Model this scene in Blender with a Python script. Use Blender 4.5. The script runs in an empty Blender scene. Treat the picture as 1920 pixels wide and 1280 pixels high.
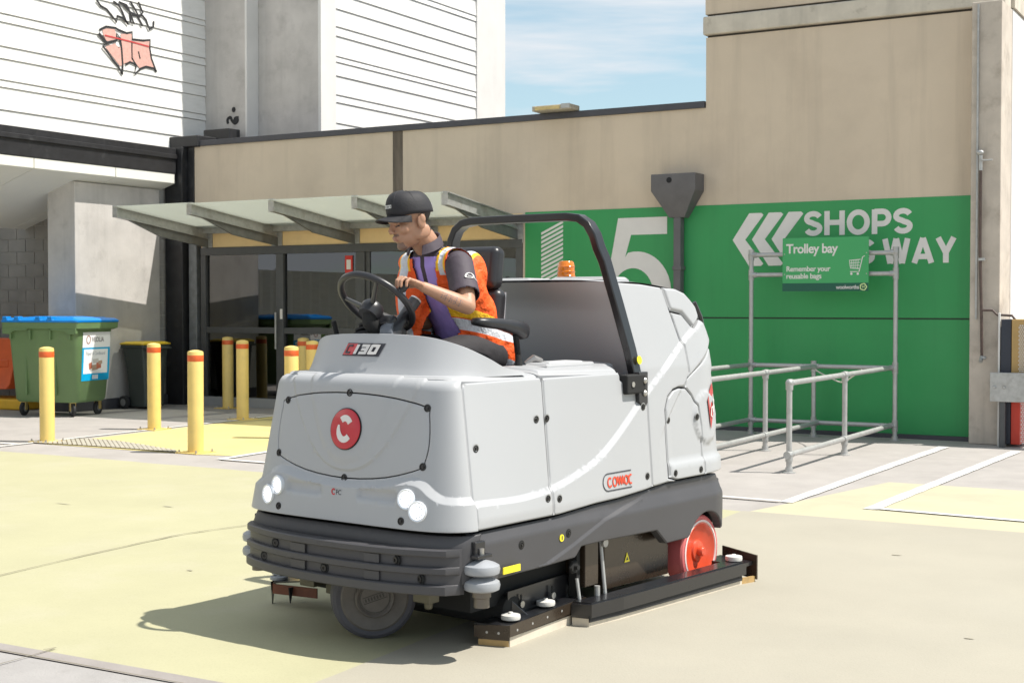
import bpy, bmesh, math, random
import numpy as np
from mathutils import Vector, Matrix, geometry
random.seed(7)
C = bpy.context.scene
COL = C.collection
R = math.radians
# ---------------------------------------------------------------- camera
cam = bpy.data.cameras.new("camera"); camo = bpy.data.objects.new("camera", cam); COL.objects.link(camo)
cam.lens = 48.75; cam.sensor_width = 36; cam.clip_end = 2000; cam.clip_start = 0.1
camo.location = (0, 0, 1.55); camo.rotation_euler = (R(90) - math.atan(67/2600), 0, R(29.9))
C.camera = camo
cam.dof.use_dof = True; cam.dof.focus_distance = 6.7; cam.dof.aperture_fstop = 13.0
# ---------------------------------------------------------------- light
SUNV = Vector((0.57, 0.22, 1.0)).normalized()      # towards the sun
sun = bpy.data.lights.new("sun", 'SUN'); suno = bpy.data.objects.new("sun", sun); COL.objects.link(suno)
sun.energy = 5.0; sun.angle = R(0.5); sun.color = (1.0, 0.955, 0.88)
suno.rotation_euler = SUNV.to_track_quat('Z', 'Y').to_euler()
w = bpy.data.worlds.new("World"); C.world = w; w.use_nodes = True
nt = w.node_tree; nt.nodes.clear(); N = nt.nodes.new; L = nt.links.new
out = N('ShaderNodeOutputWorld'); bg = N('ShaderNodeBackground'); bg.inputs[1].default_value = 0.097
sky = N('ShaderNodeTexSky'); sky.sky_type = 'NISHITA'; sky.sun_disc = False
sky.sun_elevation = math.asin(SUNV.z); sky.sun_rotation = math.atan2(SUNV.x, SUNV.y)
sky.air_density = 1.0; sky.dust_density = 0.6; sky.ozone_density = 2.0
tc = N('ShaderNodeTexCoord'); mp = N('ShaderNodeMapping'); mp.inputs['Scale'].default_value = (1.0, 1.0, 9)
mp.inputs['Rotation'].default_value = (0, R(5), 0)
no = N('ShaderNodeTexNoise'); no.inputs['Scale'].default_value = 2.6; no.inputs['Detail'].default_value = 7; no.inputs['Roughness'].default_value = .55
no.inputs['Distortion'].default_value = .3
cr = N('ShaderNodeValToRGB'); cr.color_ramp.elements[0].position = .42; cr.color_ramp.elements[0].color = (.40,)*3+(1,)
cr.color_ramp.elements[1].position = .56; cr.color_ramp.elements[1].color = (1, 1, 1, 1)
mx = N('ShaderNodeMixRGB'); mx.inputs[2].default_value = (6.1, 6.5, 6.9, 1)
L(tc.outputs['Generated'], mp.inputs[0]); L(mp.outputs[0], no.inputs['Vector']); L(no.outputs[0], cr.inputs[0])
mu = N('ShaderNodeMixRGB'); mu.blend_type = 'MULTIPLY'; mu.inputs[0].default_value = 1; mu.inputs[2].default_value = (.92, 1.22, 1.12, 1)
L(cr.outputs[0], mx.inputs[0]); L(sky.outputs[0], mu.inputs[1]); L(mu.outputs[0], mx.inputs[1]); L(mx.outputs[0], bg.inputs[0]); L(bg.outputs[0], out.inputs[0])
vs = C.view_settings; vs.view_transform = 'Standard'; vs.look = 'None'; vs.exposure = 0.44; vs.gamma = 1
C.cycles.max_bounces = 8; C.cycles.transparent_max_bounces = 12

# ---------------------------------------------------------------- materials
MATS = {}
def mat(name, col, rough=.6, metal=0, var=.06, scale=6, bump=0, bscale=60, streak=0, stain=None, coat=0, spec=.5, zs=1, emit=0, patch=None, pk=(.5, .62), ps=1.5, fine=0):
    if name in MATS: return MATS[name]
    m = bpy.data.materials.new(name); m.use_nodes = True; MATS[name] = m
    t = m.node_tree; b = t.nodes['Principled BSDF']; n = t.nodes.new; l = t.links.new
    b.inputs['Roughness'].default_value = rough; b.inputs['Metallic'].default_value = metal
    b.inputs['Specular IOR Level'].default_value = spec
    if coat: b.inputs['Coat Weight'].default_value = coat; b.inputs['Coat Roughness'].default_value = .15
    tc = n('ShaderNodeTexCoord'); mpn = n('ShaderNodeMapping'); mpn.inputs['Scale'].default_value = (1, 1, zs)
    l(tc.outputs['Object'], mpn.inputs[0])
    no = n('ShaderNodeTexNoise'); no.inputs['Scale'].default_value = scale; no.inputs['Detail'].default_value = 8; no.inputs['Roughness'].default_value = .6
    l(mpn.outputs[0], no.inputs['Vector'])
    rp = n('ShaderNodeValToRGB'); e = rp.color_ramp.elements
    e[0].position = .3; e[1].position = .7
    e[0].color = tuple(c*(1-var) for c in col)+(1,); e[1].color = tuple(min(1, c*(1+var)) for c in col)+(1,)
    l(no.outputs[0], rp.inputs[0]); last = rp.outputs[0]
    def over(last, src_col, vec_scale, sc, lo, hi, strength, det=6):
        mp2 = n('ShaderNodeMapping'); mp2.inputs['Scale'].default_value = vec_scale; mp2.inputs['Location'].default_value = (3.1, 1.7, 5.3)
        l(tc.outputs['Object'], mp2.inputs[0])
        n2 = n('ShaderNodeTexNoise'); n2.inputs['Scale'].default_value = sc; n2.inputs['Detail'].default_value = det; n2.inputs['Roughness'].default_value = .62
        l(mp2.outputs[0], n2.inputs['Vector'])
        mr = n('ShaderNodeMapRange'); mr.inputs[1].default_value = lo; mr.inputs[2].default_value = hi; mr.inputs[4].default_value = strength
        l(n2.outputs[0], mr.inputs[0])
        mm = n('ShaderNodeMixRGB'); mm.inputs[2].default_value = tuple(src_col)+(1,)
        l(mr.outputs[0], mm.inputs[0]); l(last, mm.inputs[1]); return mm.outputs[0]
    if streak: last = over(last, tuple(c*.45 for c in col), (1, 1, .07), 3.2, .52, .75, streak)
    if stain: last = over(last, stain[0], (1, 1, 1), stain[1], stain[2], stain[3], stain[4])
    if fine: last = over(last, tuple(c*.55 for c in col), (1, 1, 1), 130, .5, .7, fine, 3); last = over(last, tuple(min(1, c*1.25) for c in col), (1, 1, 1), .45, .45, .7, fine*.6, 9)
    if patch: last = over(last, patch, (1, 1, 1), ps, pk[0], pk[1], 1, 9)
    l(last, b.inputs['Base Color'])
    # roughness breakup
    mr = n('ShaderNodeMapRange'); mr.inputs[3].default_value = max(.02, rough-.08); mr.inputs[4].default_value = min(1, rough+.08)
    l(no.outputs[0], mr.inputs[0]); l(mr.outputs[0], b.inputs['Roughness'])
    if bump:
        bn = n('ShaderNodeTexNoise'); bn.inputs['Scale'].default_value = bscale; bn.inputs['Detail'].default_value = 6
        l(tc.outputs['Object'], bn.inputs['Vector'])
        bp = n('ShaderNodeBump'); bp.inputs['Strength'].default_value = bump; bp.inputs['Distance'].default_value = .01
        l(bn.outputs[0], bp.inputs['Height']); l(bp.outputs[0], b.inputs['Normal'])
    if emit:
        b.inputs['Emission Color'].default_value = tuple(col)+(1,); b.inputs['Emission Strength'].default_value = emit
    return m
def glass(name, tint, ior=1.5, rough=0.0, haze=None):
    if name in MATS: return MATS[name]
    m = bpy.data.materials.new(name); m.use_nodes = True; MATS[name] = m
    t = m.node_tree; t.nodes.clear(); n = t.nodes.new; l = t.links.new
    o = n('ShaderNodeOutputMaterial'); mi = n('ShaderNodeMixShader'); tr = n('ShaderNodeBsdfTransparent'); g = n('ShaderNodeBsdfGlossy'); f = n('ShaderNodeFresnel')
    tr.inputs[0].default_value = tuple(tint)+(1,); g.inputs['Roughness'].default_value = rough; f.inputs[0].default_value = ior
    l(f.outputs[0], mi.inputs[0]); l(tr.outputs[0], mi.inputs[1]); l(g.outputs[0], mi.inputs[2])
    if haze:
        d = n('ShaderNodeBsdfDiffuse'); d.inputs[0].default_value = tuple(haze[:3])+(1,); tl = n('ShaderNodeBsdfTranslucent'); tl.inputs[0].default_value = tuple(haze[:3])+(1,)
        ad = n('ShaderNodeMixShader'); ad.inputs[0].default_value = .6; l(d.outputs[0], ad.inputs[1]); l(tl.outputs[0], ad.inputs[2])
        m2 = n('ShaderNodeMixShader'); m2.inputs[0].default_value = haze[3]; l(mi.outputs[0], m2.inputs[1]); l(ad.outputs[0], m2.inputs[2]); l(m2.outputs[0], o.inputs[0])
    else: l(mi.outputs[0], o.inputs[0])
    return m

# ---------------------------------------------------------------- mesh helpers
class MB:
    def __init__(s): s.v = []; s.f = []; s.m = []; s.mi = 0
    def add(s, vs, fs):
        o = len(s.v); s.v += [tuple(v) for v in vs]; s.f += [tuple(i+o for i in f) for f in fs]; s.m += [s.mi]*len(fs); return s
    def box(s, x0, x1, y0, y1, z0, z1, M=None):
        vs = [Vector((x, y, z)) for z in (z0, z1) for x, y in ((x0, y0), (x1, y0), (x1, y1), (x0, y1))]
        if M: vs = [M @ v for v in vs]
        return s.add(vs, [(3, 2, 1, 0), (4, 5, 6, 7), (0, 1, 5, 4), (1, 2, 6, 5), (2, 3, 7, 6), (3, 0, 4, 7)])
    def prism(s, pts, ext):
        "pts: planar 3D loop; ext: extrusion vector"
        n = len(pts); p = [Vector(q) for q in pts]; e = Vector(ext)
        nrm = Vector((0, 0, 0))
        for i in range(n): nrm += p[i].cross(p[(i+1) % n])
        if nrm.dot(e) > 0: p.reverse()
        tri = geometry.tessellate_polygon([p])
        fs = [tuple(t) for t in tri]
        # make front faces consistent with outward normal (-e)
        out_f = []
        for t in fs:
            nn = (p[t[1]]-p[t[0]]).cross(p[t[2]]-p[t[0]])
            out_f.append(t if nn.dot(e) < 0 else t[::-1])
        vs = p+[q+e for q in p]
        fs = out_f+[tuple(i+n for i in t[::-1]) for t in out_f]
        for i in range(n):
            j = (i+1) % n; fs.append((j, i, i+n, j+n))
        return s.add(vs, fs)
    def tube(s, path, r, n=12, caps=True, flat=None):
        P = [Vector(p) for p in path]; k = len(P); rr = r if isinstance(r, (list, tuple)) else [r]*k
        vs = []; T = []
        for i in range(k):
            a = P[max(i-1, 0)]; b = P[min(i+1, k-1)]; T.append((b-a).normalized())
        up = Vector((0, 0, 1)) if abs(T[0].z) < .9 else Vector((1, 0, 0))
        u = T[0].cross(up).normalized()
        for i in range(k):
            u = (u-T[i]*u.dot(T[i])).normalized(); w_ = T[i].cross(u)
            for j in range(n):
                a = 2*math.pi*j/n; vs.append(P[i]+u*math.cos(a)*rr[i]+w_*math.sin(a)*rr[i])
        fs = []
        for i in range(k-1):
            for j in range(n): fs.append((i*n+j, i*n+(j+1) % n, (i+1)*n+(j+1) % n, (i+1)*n+j))
        if caps: fs.append(tuple(reversed(range(n)))); fs.append(tuple((k-1)*n+j for j in range(n)))
        return s.add(vs, fs)
    def lathe(s, prof, o=(0, 0, 0), ax=(0, 0, 1), n=24, ring=False):
        "prof: (r, h) pairs along the axis"
        o = Vector(o); ax = Vector(ax).normalized(); q = ax.to_track_quat('Z', 'Y')
        vs = []; fs = []; k = len(prof)
        for r, h in prof:
            for j in range(n):
                a = 2*math.pi*j/n; vs.append(o+q @ Vector((max(r, 1e-5)*math.cos(a), max(r, 1e-5)*math.sin(a), h)))
        for i in range(k-1):
            for j in range(n): fs.append((i*n+j, i*n+(j+1) % n, (i+1)*n+(j+1) % n, (i+1)*n+j))
        if ring:
            for j in range(n): fs.append(((k-1)*n+j, (k-1)*n+(j+1) % n, (j+1) % n, j))
            return s.add(vs, fs)
        if prof[0][0] > 1e-4: fs.append(tuple(reversed(range(n))))
        if prof[-1][0] > 1e-4: fs.append(tuple((k-1)*n+j for j in range(n)))
        return s.add(vs, fs)
    def cyl(s, a, b, r, n=16): return s.tube([a, b], r, n)
    def ell(s, c, r, q=None, nu=20, nv=12):
        vs = []; fs = []
        for i in range(nv+1):
            th = math.pi*i/nv
            for j in range(nu):
                a = 2*math.pi*j/nu
                p = Vector((r[0]*math.sin(th)*math.cos(a), r[1]*math.sin(th)*math.sin(a), -r[2]*math.cos(th)))
                if q: p = q @ p
                vs.append(Vector(c)+p)
        for i in range(nv):
            for j in range(nu): fs.append((i*nu+j, i*nu+(j+1) % nu, (i+1)*nu+(j+1) % nu, (i+1)*nu+j))
        return s.add(vs, fs)
    def build(s, name, mats, parent=None, bevel=0, smooth=True, seg=2, ang=35, **kw):
        me = bpy.data.meshes.new(name); me.from_pydata(s.v, [], s.f)
        if not isinstance(mats, (list, tuple)): mats = [mats]
        for m in mats: me.materials.append(m)
        me.polygons.foreach_set('material_index', s.m)
        me.validate(); me.update()
        o = bpy.data.objects.new(name, me); COL.objects.link(o)
        if parent: o.parent = parent
        if smooth:
            me.polygons.foreach_set('use_smooth', [True]*len(me.polygons))
            if not bevel: me.set_sharp_from_angle(angle=R(ang))
        if bevel:
            bm = bmesh.new(); bm.from_mesh(me); bmesh.ops.remove_doubles(bm, verts=bm.verts, dist=1e-5); bm.to_mesh(me); bm.free()
            b = o.modifiers.new('bevel', 'BEVEL'); b.width = bevel; b.segments = seg; b.limit_method = 'ANGLE'; b.angle_limit = R(30); b.harden_normals = True
        tag(o, **kw); return o
def tag(o, label=None, cat=None, group=None, kind=None):
    if label: o['label'] = label
    if cat: o['category'] = cat
    if group: o['group'] = group
    if kind: o['kind'] = kind
    return o
def empty(name, loc=(0, 0, 0), rz=0, parent=None, **kw):
    o = bpy.data.objects.new(name, None); COL.objects.link(o); o.location = loc; o.rotation_euler = (0, 0, rz)
    if parent: o.parent = parent
    return tag(o, **kw)
def copy_tree(o, parent=None):
    c = o.copy(); COL.objects.link(c)
    if parent: c.parent = parent
    for ch in o.children: copy_tree(ch, c)
    return c
def box(name, m, x0, x1, y0, y1, z0, z1, parent=None, bevel=0, **kw):
    return MB().box(x0, x1, y0, y1, z0, z1).build(name, m, parent, bevel, **kw)
def text(name, s, m, size, M, parent=None, ext=.002, off=0, align='LEFT', sx=1, shear=0, sp=1, **kw):
    cu = bpy.data.curves.new(name, 'FONT'); cu.body = s; cu.size = size; cu.extrude = ext; cu.offset = off; cu.align_x = align; cu.shear = shear; cu.space_character = sp; cu.resolution_u = 5
    t = bpy.data.objects.new('tmp', cu); COL.objects.link(t); bpy.context.view_layer.update()
    me = bpy.data.meshes.new_from_object(t.evaluated_get(bpy.context.evaluated_depsgraph_get()))
    bpy.data.objects.remove(t); bpy.data.curves.remove(cu)
    me.transform(M @ Matrix.Diagonal((sx, 1, 1, 1))); me.materials.clear(); me.materials.append(m)
    o = bpy.data.objects.new(name, me); COL.objects.link(o)
    if parent: o.parent = parent
    return tag(o, **kw)
def frame(o, x, y):
    "matrix with local x -> x, local y -> y"
    x = Vector(x).normalized(); y = Vector(y).normalized(); z = x.cross(y)
    M = Matrix((x, y, z)).transposed().to_4x4(); M.translation = Vector(o); return M
def ribbon(path, wd, f, th=.002, closed=False):
    "flat strokes: path in 2D, wd width, f maps (u,v,h)->3D"
    P = [Vector(p) for p in path]; k = len(P); L_, R_ = [], []
    ww = wd if isinstance(wd, (list, tuple)) else [wd]*k
    for i in range(k):
        a = P[i-1] if (i or closed) else P[0]; b = P[(i+1) % k] if (i < k-1 or closed) else P[-1]
        t = (b-a).normalized(); n_ = Vector((-t.y, t.x))
        L_.append(P[i]+n_*ww[i]/2); R_.append(P[i]-n_*ww[i]/2)
    mb = MB(); vs = [f(p.x, p.y, th) for p in L_]+[f(p.x, p.y, th) for p in R_]+[f(p.x, p.y, 0) for p in L_]+[f(p.x, p.y, 0) for p in R_]
    fs = []
    for i in range(k if closed else k-1):
        j = (i+1) % k
        fs += [(i, i+k, j+k, j), (i, j, j+2*k, i+2*k), (i+k, i+3*k, j+3*k, j+k)]
    if not closed: fs += [(0, 2*k, 3*k, k), (k-1, 2*k-1, 4*k-1, 3*k-1)]
    return mb.add(vs, fs)
def merge(mbs):
    r = MB()
    for m in mbs:
        o = len(r.v); r.v += m.v; r.f += [tuple(i+o for i in f) for f in m.f]; r.m += m.m
    return r
def smoothpath(P, n=6, closed=False):
    "Catmull-Rom"
    P = [Vector(p) for p in P]; k = len(P); o = []
    for i in range(k if closed else k-1):
        g = lambda j: P[j % k] if closed else P[min(max(j, 0), k-1)]
        a, b, c, d = g(i-1), g(i), g(i+1), g(i+2)
        for t in range(n):
            t /= n; o.append(.5*((2*b)+(c-a)*t+(2*a-5*b+4*c-d)*t*t+(3*b-a-3*c+d)*t**3))
    if not closed: o.append(P[-1])
    return o

# ---------------------------------------------------------------- material palette
concrete = mat('concrete', (.345, .32, .30), .85, fine=.3, var=.10, scale=2.5, bump=.25, bscale=50, stain=((.24, .22, .20), 1.1, .55, .75, .45))
M_yel = mat('faded_yellow_paint', (.380, .362, .226), .8, fine=.22, var=.05, scale=1.6, bump=.12, bscale=90, stain=((.41, .385, .27), 1.3, .5, .68, .6), patch=None)
M_tan = mat('tan_paint', (.345, .318, .256), .8, fine=.22, var=.05, scale=1.3, bump=.12, bscale=90, stain=((.325, .303, .25), .9, .5, .72, .6))
M_yel2 = mat('bright_yellow_paint', (.56, .475, .20), .75, var=.07, scale=2, bump=.1, stain=((.42, .37, .22), 2.2, .55, .75, .5))
M_white = mat('line_paint_white', (.62, .61, .585), .7, var=.05, scale=7, stain=((.6, .58, .55), 6, .55, .7, .5))
M_beige = mat('beige_render', (.60, .50, .385), .9, var=.06, scale=.9, bump=.1, bscale=120, streak=.3, stain=((.42, .34, .26), 1.0, .5, .75, .4), fine=.08)
M_beige2 = mat('beige_band', (.55, .50, .42), .9, var=.12, scale=4, bump=.1, stain=((.22, .19, .14), 5, .58, .75, .6), streak=.4)
M_warmlit_wall = mat('warm_lit_render', (.80, .585, .31), .9, var=.06, scale=3, bump=.08, streak=.15)  # beige wall with the warm light under the canopy put into its colour
M_green = mat('green_wall_paint', (.027, .29, .082), .55, var=.06, scale=1.2, bump=.05, bscale=80, streak=.25, stain=((.05, .29, .10), .8, .45, .75, .5))
M_offw = mat('white_lettering', (.70, .67, .64), .6, var=.03, scale=8)
M_gconc = mat('grey_concrete', (.50, .475, .45), .85, var=.12, scale=2.2, bump=.2, bscale=40, streak=.3, stain=((.3, .28, .26), 3, .55, .75, .5))
M_wconc = mat('white_concrete', (.68, .665, .645), .8, var=.05, scale=2, bump=.1, streak=.12)
M_board = mat('white_cladding_paint', (.72, .71, .69), .7, var=.06, scale=3, zs=6, bump=.08, stain=((.45, .42, .38), 4, .62, .8, .5))
M_black = mat('black_flashing', (.018, .018, .02), .45, var=.3, scale=8, stain=((.15, .15, .15), 4, .6, .8, .3))
M_dark = mat('dark_frame', (.085, .087, .09), .45, var=.12, scale=6, metal=.3)
M_soffit = mat('soffit_panel', (.70, .69, .63), .7, var=.03, scale=2)
M_galv = mat('galvanised_steel', (.42, .42, .41), .48, metal=.55, var=.16, scale=14, stain=((.25, .22, .18), 6, .55, .7, .5))
M_galvl = mat('pale_galvanised_tube', (.44, .435, .425), .45, metal=.45, var=.10, scale=14, stain=((.4, .38, .36), 10, .6, .7, .4))
M_cap = mat('dark_grey_flashing', (.055, .055, .065), .5, var=.12, scale=5)
M_hop = mat('grey_downpipe', (.115, .11, .115), .55, var=.12, scale=6)
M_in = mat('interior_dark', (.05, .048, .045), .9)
# ================================================================ SETTING
W = 16.364
gm = MB(); S = 350
gm.add([(-S, -S, 0), (S, -S, 0), (S, S, 0), (-S, S, 0)], [(0, 1, 2, 3)]); gm.build('ground', concrete, smooth=False, kind='structure')
def sheet(name, m, pts, z, **kw):
    b = MB(); b.add([(x, y, z) for x, y in pts], [tuple(range(len(pts)))])
    o = b.build(name, m, smooth=False, **kw)
    if o.data.polygons[0].normal.z < 0: o.data.flip_normals()
    return o
def wob(a, b, n=14, amp=.012):
    o = []
    for i in range(n):
        t = i/n; o.append((a[0]+(b[0]-a[0])*t+random.uniform(-amp, amp), a[1]+(b[1]-a[1])*t+random.uniform(-amp, amp)))
    return o
sheet('pavement', mat('near_slab_concrete', (.315, .30, .29), .88, var=.10, scale=3, bump=.35, bscale=70, stain=((.24, .225, .21), 9, .58, .72, .4)), [(-30, -6), (10, -6), (10, 4.2), (-30, 4.2)], .004, kind='structure')
sheet('kerb_strip', mat('kerb_strip_concrete', (.27, .245, .23), .88, var=.10, scale=5, bump=.3), [(-30, 4.21), (10, 4.21), (10, 4.31), (-30, 4.31)], .006, kind='structure')
sheet('yellow_paint', M_yel, wob((-30, 4.31), (-3.5, 4.31), 40, .004)+wob((-3.5, 4.31), (-3.68, 9.9), 30, .003)+wob((-3.68, 9.9), (-30, 10.42), 60, .02), .004, kind='structure')
sheet('tan_paint', M_tan, wob((-3.50, 4.31), (10, 4.31), 30, .004)+wob((10, 4.31), (10, 9.86), 3)+wob((10, 9.9), (-3.69, 9.9), 40, .004)+wob((-3.69, 9.9), (-3.51, 4.31), 30, .004), .0065, kind='structure')
sheet('yellow_bay_paint', mat('pale_yellow_paint', (.44, .405, .28), .8, var=.05, scale=2, stain=((.38, .345, .25), 1.6, .5, .68, .6)), wob((-3.64, 9.87), (10, 9.87), 30, .004)+wob((10, 12.17), (-3.64, 12.17), 30, .01), .004, kind='structure')
sheet('yellow_strip_paint', MATS['pale_yellow_paint'], wob((-30, 9.94), (-3.95, 9.9), 8)+wob((-3.70, 9.92), (-4.4, 10.25), 6, .004)+[(-30, 10.42+.4)], .0055, kind='structure') if False else None
sheet('crossing_paint', M_yel2, wob((-12.25, 10.83), (-9.95, 10.83), 12, .01)+wob((-9.55, 10.95), (-9.9, 16.2), 12, .01)+wob((-12.6, 16.2), (-12.25, 10.83), 12, .01), .004, kind='structure')
def line(name, a, b, wd, z=.009):
    a = Vector(a); b = Vector(b); t = (b-a).normalized(); n = Vector((-t.y, t.x))*wd/2
    k = 24; p = []
    for i in range(k+1): q = a+(b-a)*i/k-n*(1+random.uniform(-.1, .1)); p.append((q.x, q.y))
    for i in range(k, -1, -1): q = a+(b-a)*i/k+n*(1+random.uniform(-.1, .1)); p.append((q.x, q.y))
    return sheet(name, M_white, p, z, kind='structure')
line('white_line', (-12.45, 10.1), (-12.62, 16.3), .07)
line('white_line', (-13.9, 10.55), (-12.5, 10.62), .06, .0128)
line('white_line', (-9.5, 10.6), (-9.8, 16.2), .09)
line('white_line', (-9.46, 10.6), (-4.2, 10.42), .07, .0128)
line('white_line', (-6.5, 10.62), (-3.6, 10.5), .055, .0165)
line('white_line', (-3.55, 10.49), (-3.45, 15.5), .11)
line('white_line', (-2.87, 10.45), (-2.68, 15.4), .11)
line('white_line', (-2.85, 10.5), (6, 9.75), .07, .0128)
# joints in the slab
def joint(name, pts, wd=.012, z=.012):
    P = smoothpath([Vector(p) for p in pts], 5); P = [p+Vector((random.uniform(-.006, .006), 0)) for p in P]
    return ribbon([(p.x, p.y) for p in P], [wd*random.uniform(.4, 1.2) for _ in P], lambda u, v, h: (u, v, z+h*0.2), .001).build(name, mat('joint_dirt', (.17, .15, .11), .9), kind='structure')
joint('ground_crack', [(-6.40, 4.35), (-6.48, 5.4), (-6.56, 6.4), (-6.57, 7.0), (-6.44, 7.6), (-6.4, 8.6), (-6.45, 10.2)], .013)
joint('ground_crack', [(-30, 4.205), (-10, 4.205), (-4, 4.206), (4, 4.205), (10, 4.205)], .010)
joint('ground_crack', [(-4.9, 4.31), (-4.87, 4.2), (-4.86, 2.5)], .009)
for k, (x, y, sx, sy) in enumerate([(-7.6, 7.9, .07, .012), (-8.4, 7.6, .12, .010), (-5.65, 6.05, .03, .012), (-2.2, 8.6, .04, .016), (-1.35, 6.6, .03, .012), (-6.9, 8.6, .03, .016)]):
    a = [(x+sx*math.cos(i/9*6.283)*random.uniform(.6, 1), y+sy*math.sin(i/9*6.283)*random.uniform(.6, 1)) for i in range(9)]
    sheet('ground_stain', mat('scuff_dark', (.30, .275, .21), .9), a, .0095, kind='structure')

# ================================================================ SHOP BUILDING
B = empty('shop_building', (-9, W, 0), label='long low shop building with beige rendered wall and glass entrance behind the cleaning machine', cat='building')
inv = Matrix.Translation((9, -W, 0))
def place(o):   # keep world coordinates while parented to B
    o.matrix_parent_inverse = Matrix.Translation((9, -W, 0)); return o
def bb(name, m, *a, bevel=0, parent=B, **kw):
    o = box(name, m, *a, parent=None, bevel=bevel, **kw); o.parent = parent
    if parent is B: place(o)
    return o
def on(o, parent=B):
    o.parent = parent
    if parent is B: place(o)
    return o
H = 4.03
bb('wall', M_beige, -15.13, -9.24, W, W+.3, 2.80, H)
bb('wall', M_beige, -9.24, -6.6, W, W+.3, 0, H)
bb('wall', M_warmlit_wall, -15.0, -9.24, W, W+.28, 2.44, 2.80, label='beige wall above the entrance glazing with warm light painted in')
bb('tower_wall', M_beige, -6.6, -3.31, W-.004, W+.3, 0, 4.90)
bb('ledge', M_beige2, -6.63, -3.0, W-.05, W+.3, 4.93, 5.16, bevel=.02)
bb('tower_wall', M_beige, -6.61, -3.05, W-.004, W+.3, 5.19, 7.6)
bb('tower_wall', mat('groove_dark', (.08, .07, .06), .9), -6.59, -3.1, W+.03, W+.29, 4.8, 7.5, label='dark recessed joint')
bb('side_wall', M_wconc, -3.35, -2.98, W+.3, 40, 0, 4.93)
bb('side_wall', M_beige2, -3.35, -2.96, W+.3, 40, 4.95, 7.6)
bb('pillar', mat('warm_concrete', (.50, .44, .375), .88, var=.14, scale=3, bump=.25, bscale=40, streak=.5, stain=((.30, .25, .20), 4, .52, .72, .6)), -3.31, -2.985, 16.06, W+.3, 0, 4.93, bevel=.012, label='bare concrete pillar at the corner') 
bb('tower_wall', M_beige, -6.6, -6.3, W+.3, 40, 4.0, 7.6)
bb('roof', M_cap, -15.1, -6.6, W+.3, 40, 3.85, 4.0)
bb('parapet_cap', M_cap, -15.2, -6.612, W-.03, W+.36, H, 4.115, bevel=.006)
bb('floor_channel', M_cap, -9.2, -2.9, W-.07, W-.003, 0, .05)
# interior room seen through glazing
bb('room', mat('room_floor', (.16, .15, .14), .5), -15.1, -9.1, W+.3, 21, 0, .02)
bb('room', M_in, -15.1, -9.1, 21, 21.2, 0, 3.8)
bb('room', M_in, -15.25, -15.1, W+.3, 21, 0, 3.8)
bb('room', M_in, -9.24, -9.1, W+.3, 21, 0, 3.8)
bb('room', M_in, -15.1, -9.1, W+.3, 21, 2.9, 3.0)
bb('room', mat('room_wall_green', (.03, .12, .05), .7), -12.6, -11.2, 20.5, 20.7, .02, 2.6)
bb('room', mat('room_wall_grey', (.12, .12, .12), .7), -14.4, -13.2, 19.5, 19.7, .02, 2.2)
# green painted panel (4 mm of paint film and its joint)
gp = bb('green_mural', M_green, -9.2, -3.315, W-.010, W-.0045, 1.408, 2.808)
bb('green_mural', M_green, -9.2, -3.315, W-.010, W-.0045, .05, 1.388)
bb('wall_joint', mat('joint_black', (.03, .05, .035), .9), -9.2, -3.32, W-.0065, W-.0045, 1.386, 1.41)
def wallxy(u, v, h): return (u, W-.0102-h, v)
def wpoly(name, m, pts, th=.003):
    b = MB(); b.prism([(u, W-.0102, v) for u, v in pts], (0, -th, 0)); return on(b.build(name, m, smooth=False))
# number 5
arc_o = [(-7.55+.49*math.cos(R(a)), 1.72+.53*math.sin(R(a))) for a in range(104, -60, -9)]
arc_i = [(-7.60+.285*math.cos(R(a)), 1.72+.315*math.sin(R(a))) for a in range(-60, 146, 9)]
wpoly('bay_number', M_offw, [(-7.81, 2.685), (-7.12, 2.685), (-7.12, 2.465), (-7.625, 2.465), (-7.71, 2.175)]+arc_o+arc_i+[(-7.82, 1.93), (-7.955, 1.93)])
# hatched stripe strip
hb = MB()
for k in range(26):
    z0 = 2.68-k*.058
    hb.prism([(-8.95, W-.0102, z0-.15), (-8.62, W-.0102, z0), (-8.62, W-.0102, z0-.034), (-8.95, W-.0102, z0-.184)], (0, -.003, 0))
on(hb.build('hatched_strip', M_offw, smooth=False))
# chevrons
for k in range(3):
    x = -6.235+k*.252; w_ = .165; s_ = .235
    wpoly('chevron', M_offw, [(x, 2.365), (x+s_-.02, 2.69), (x+s_+w_-.03, 2.69), (x+s_+w_, 2.665), (x+w_, 2.365), (x+s_+w_, 2.065), (x+s_+w_-.03, 2.04), (x+s_-.02, 2.04)])
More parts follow.
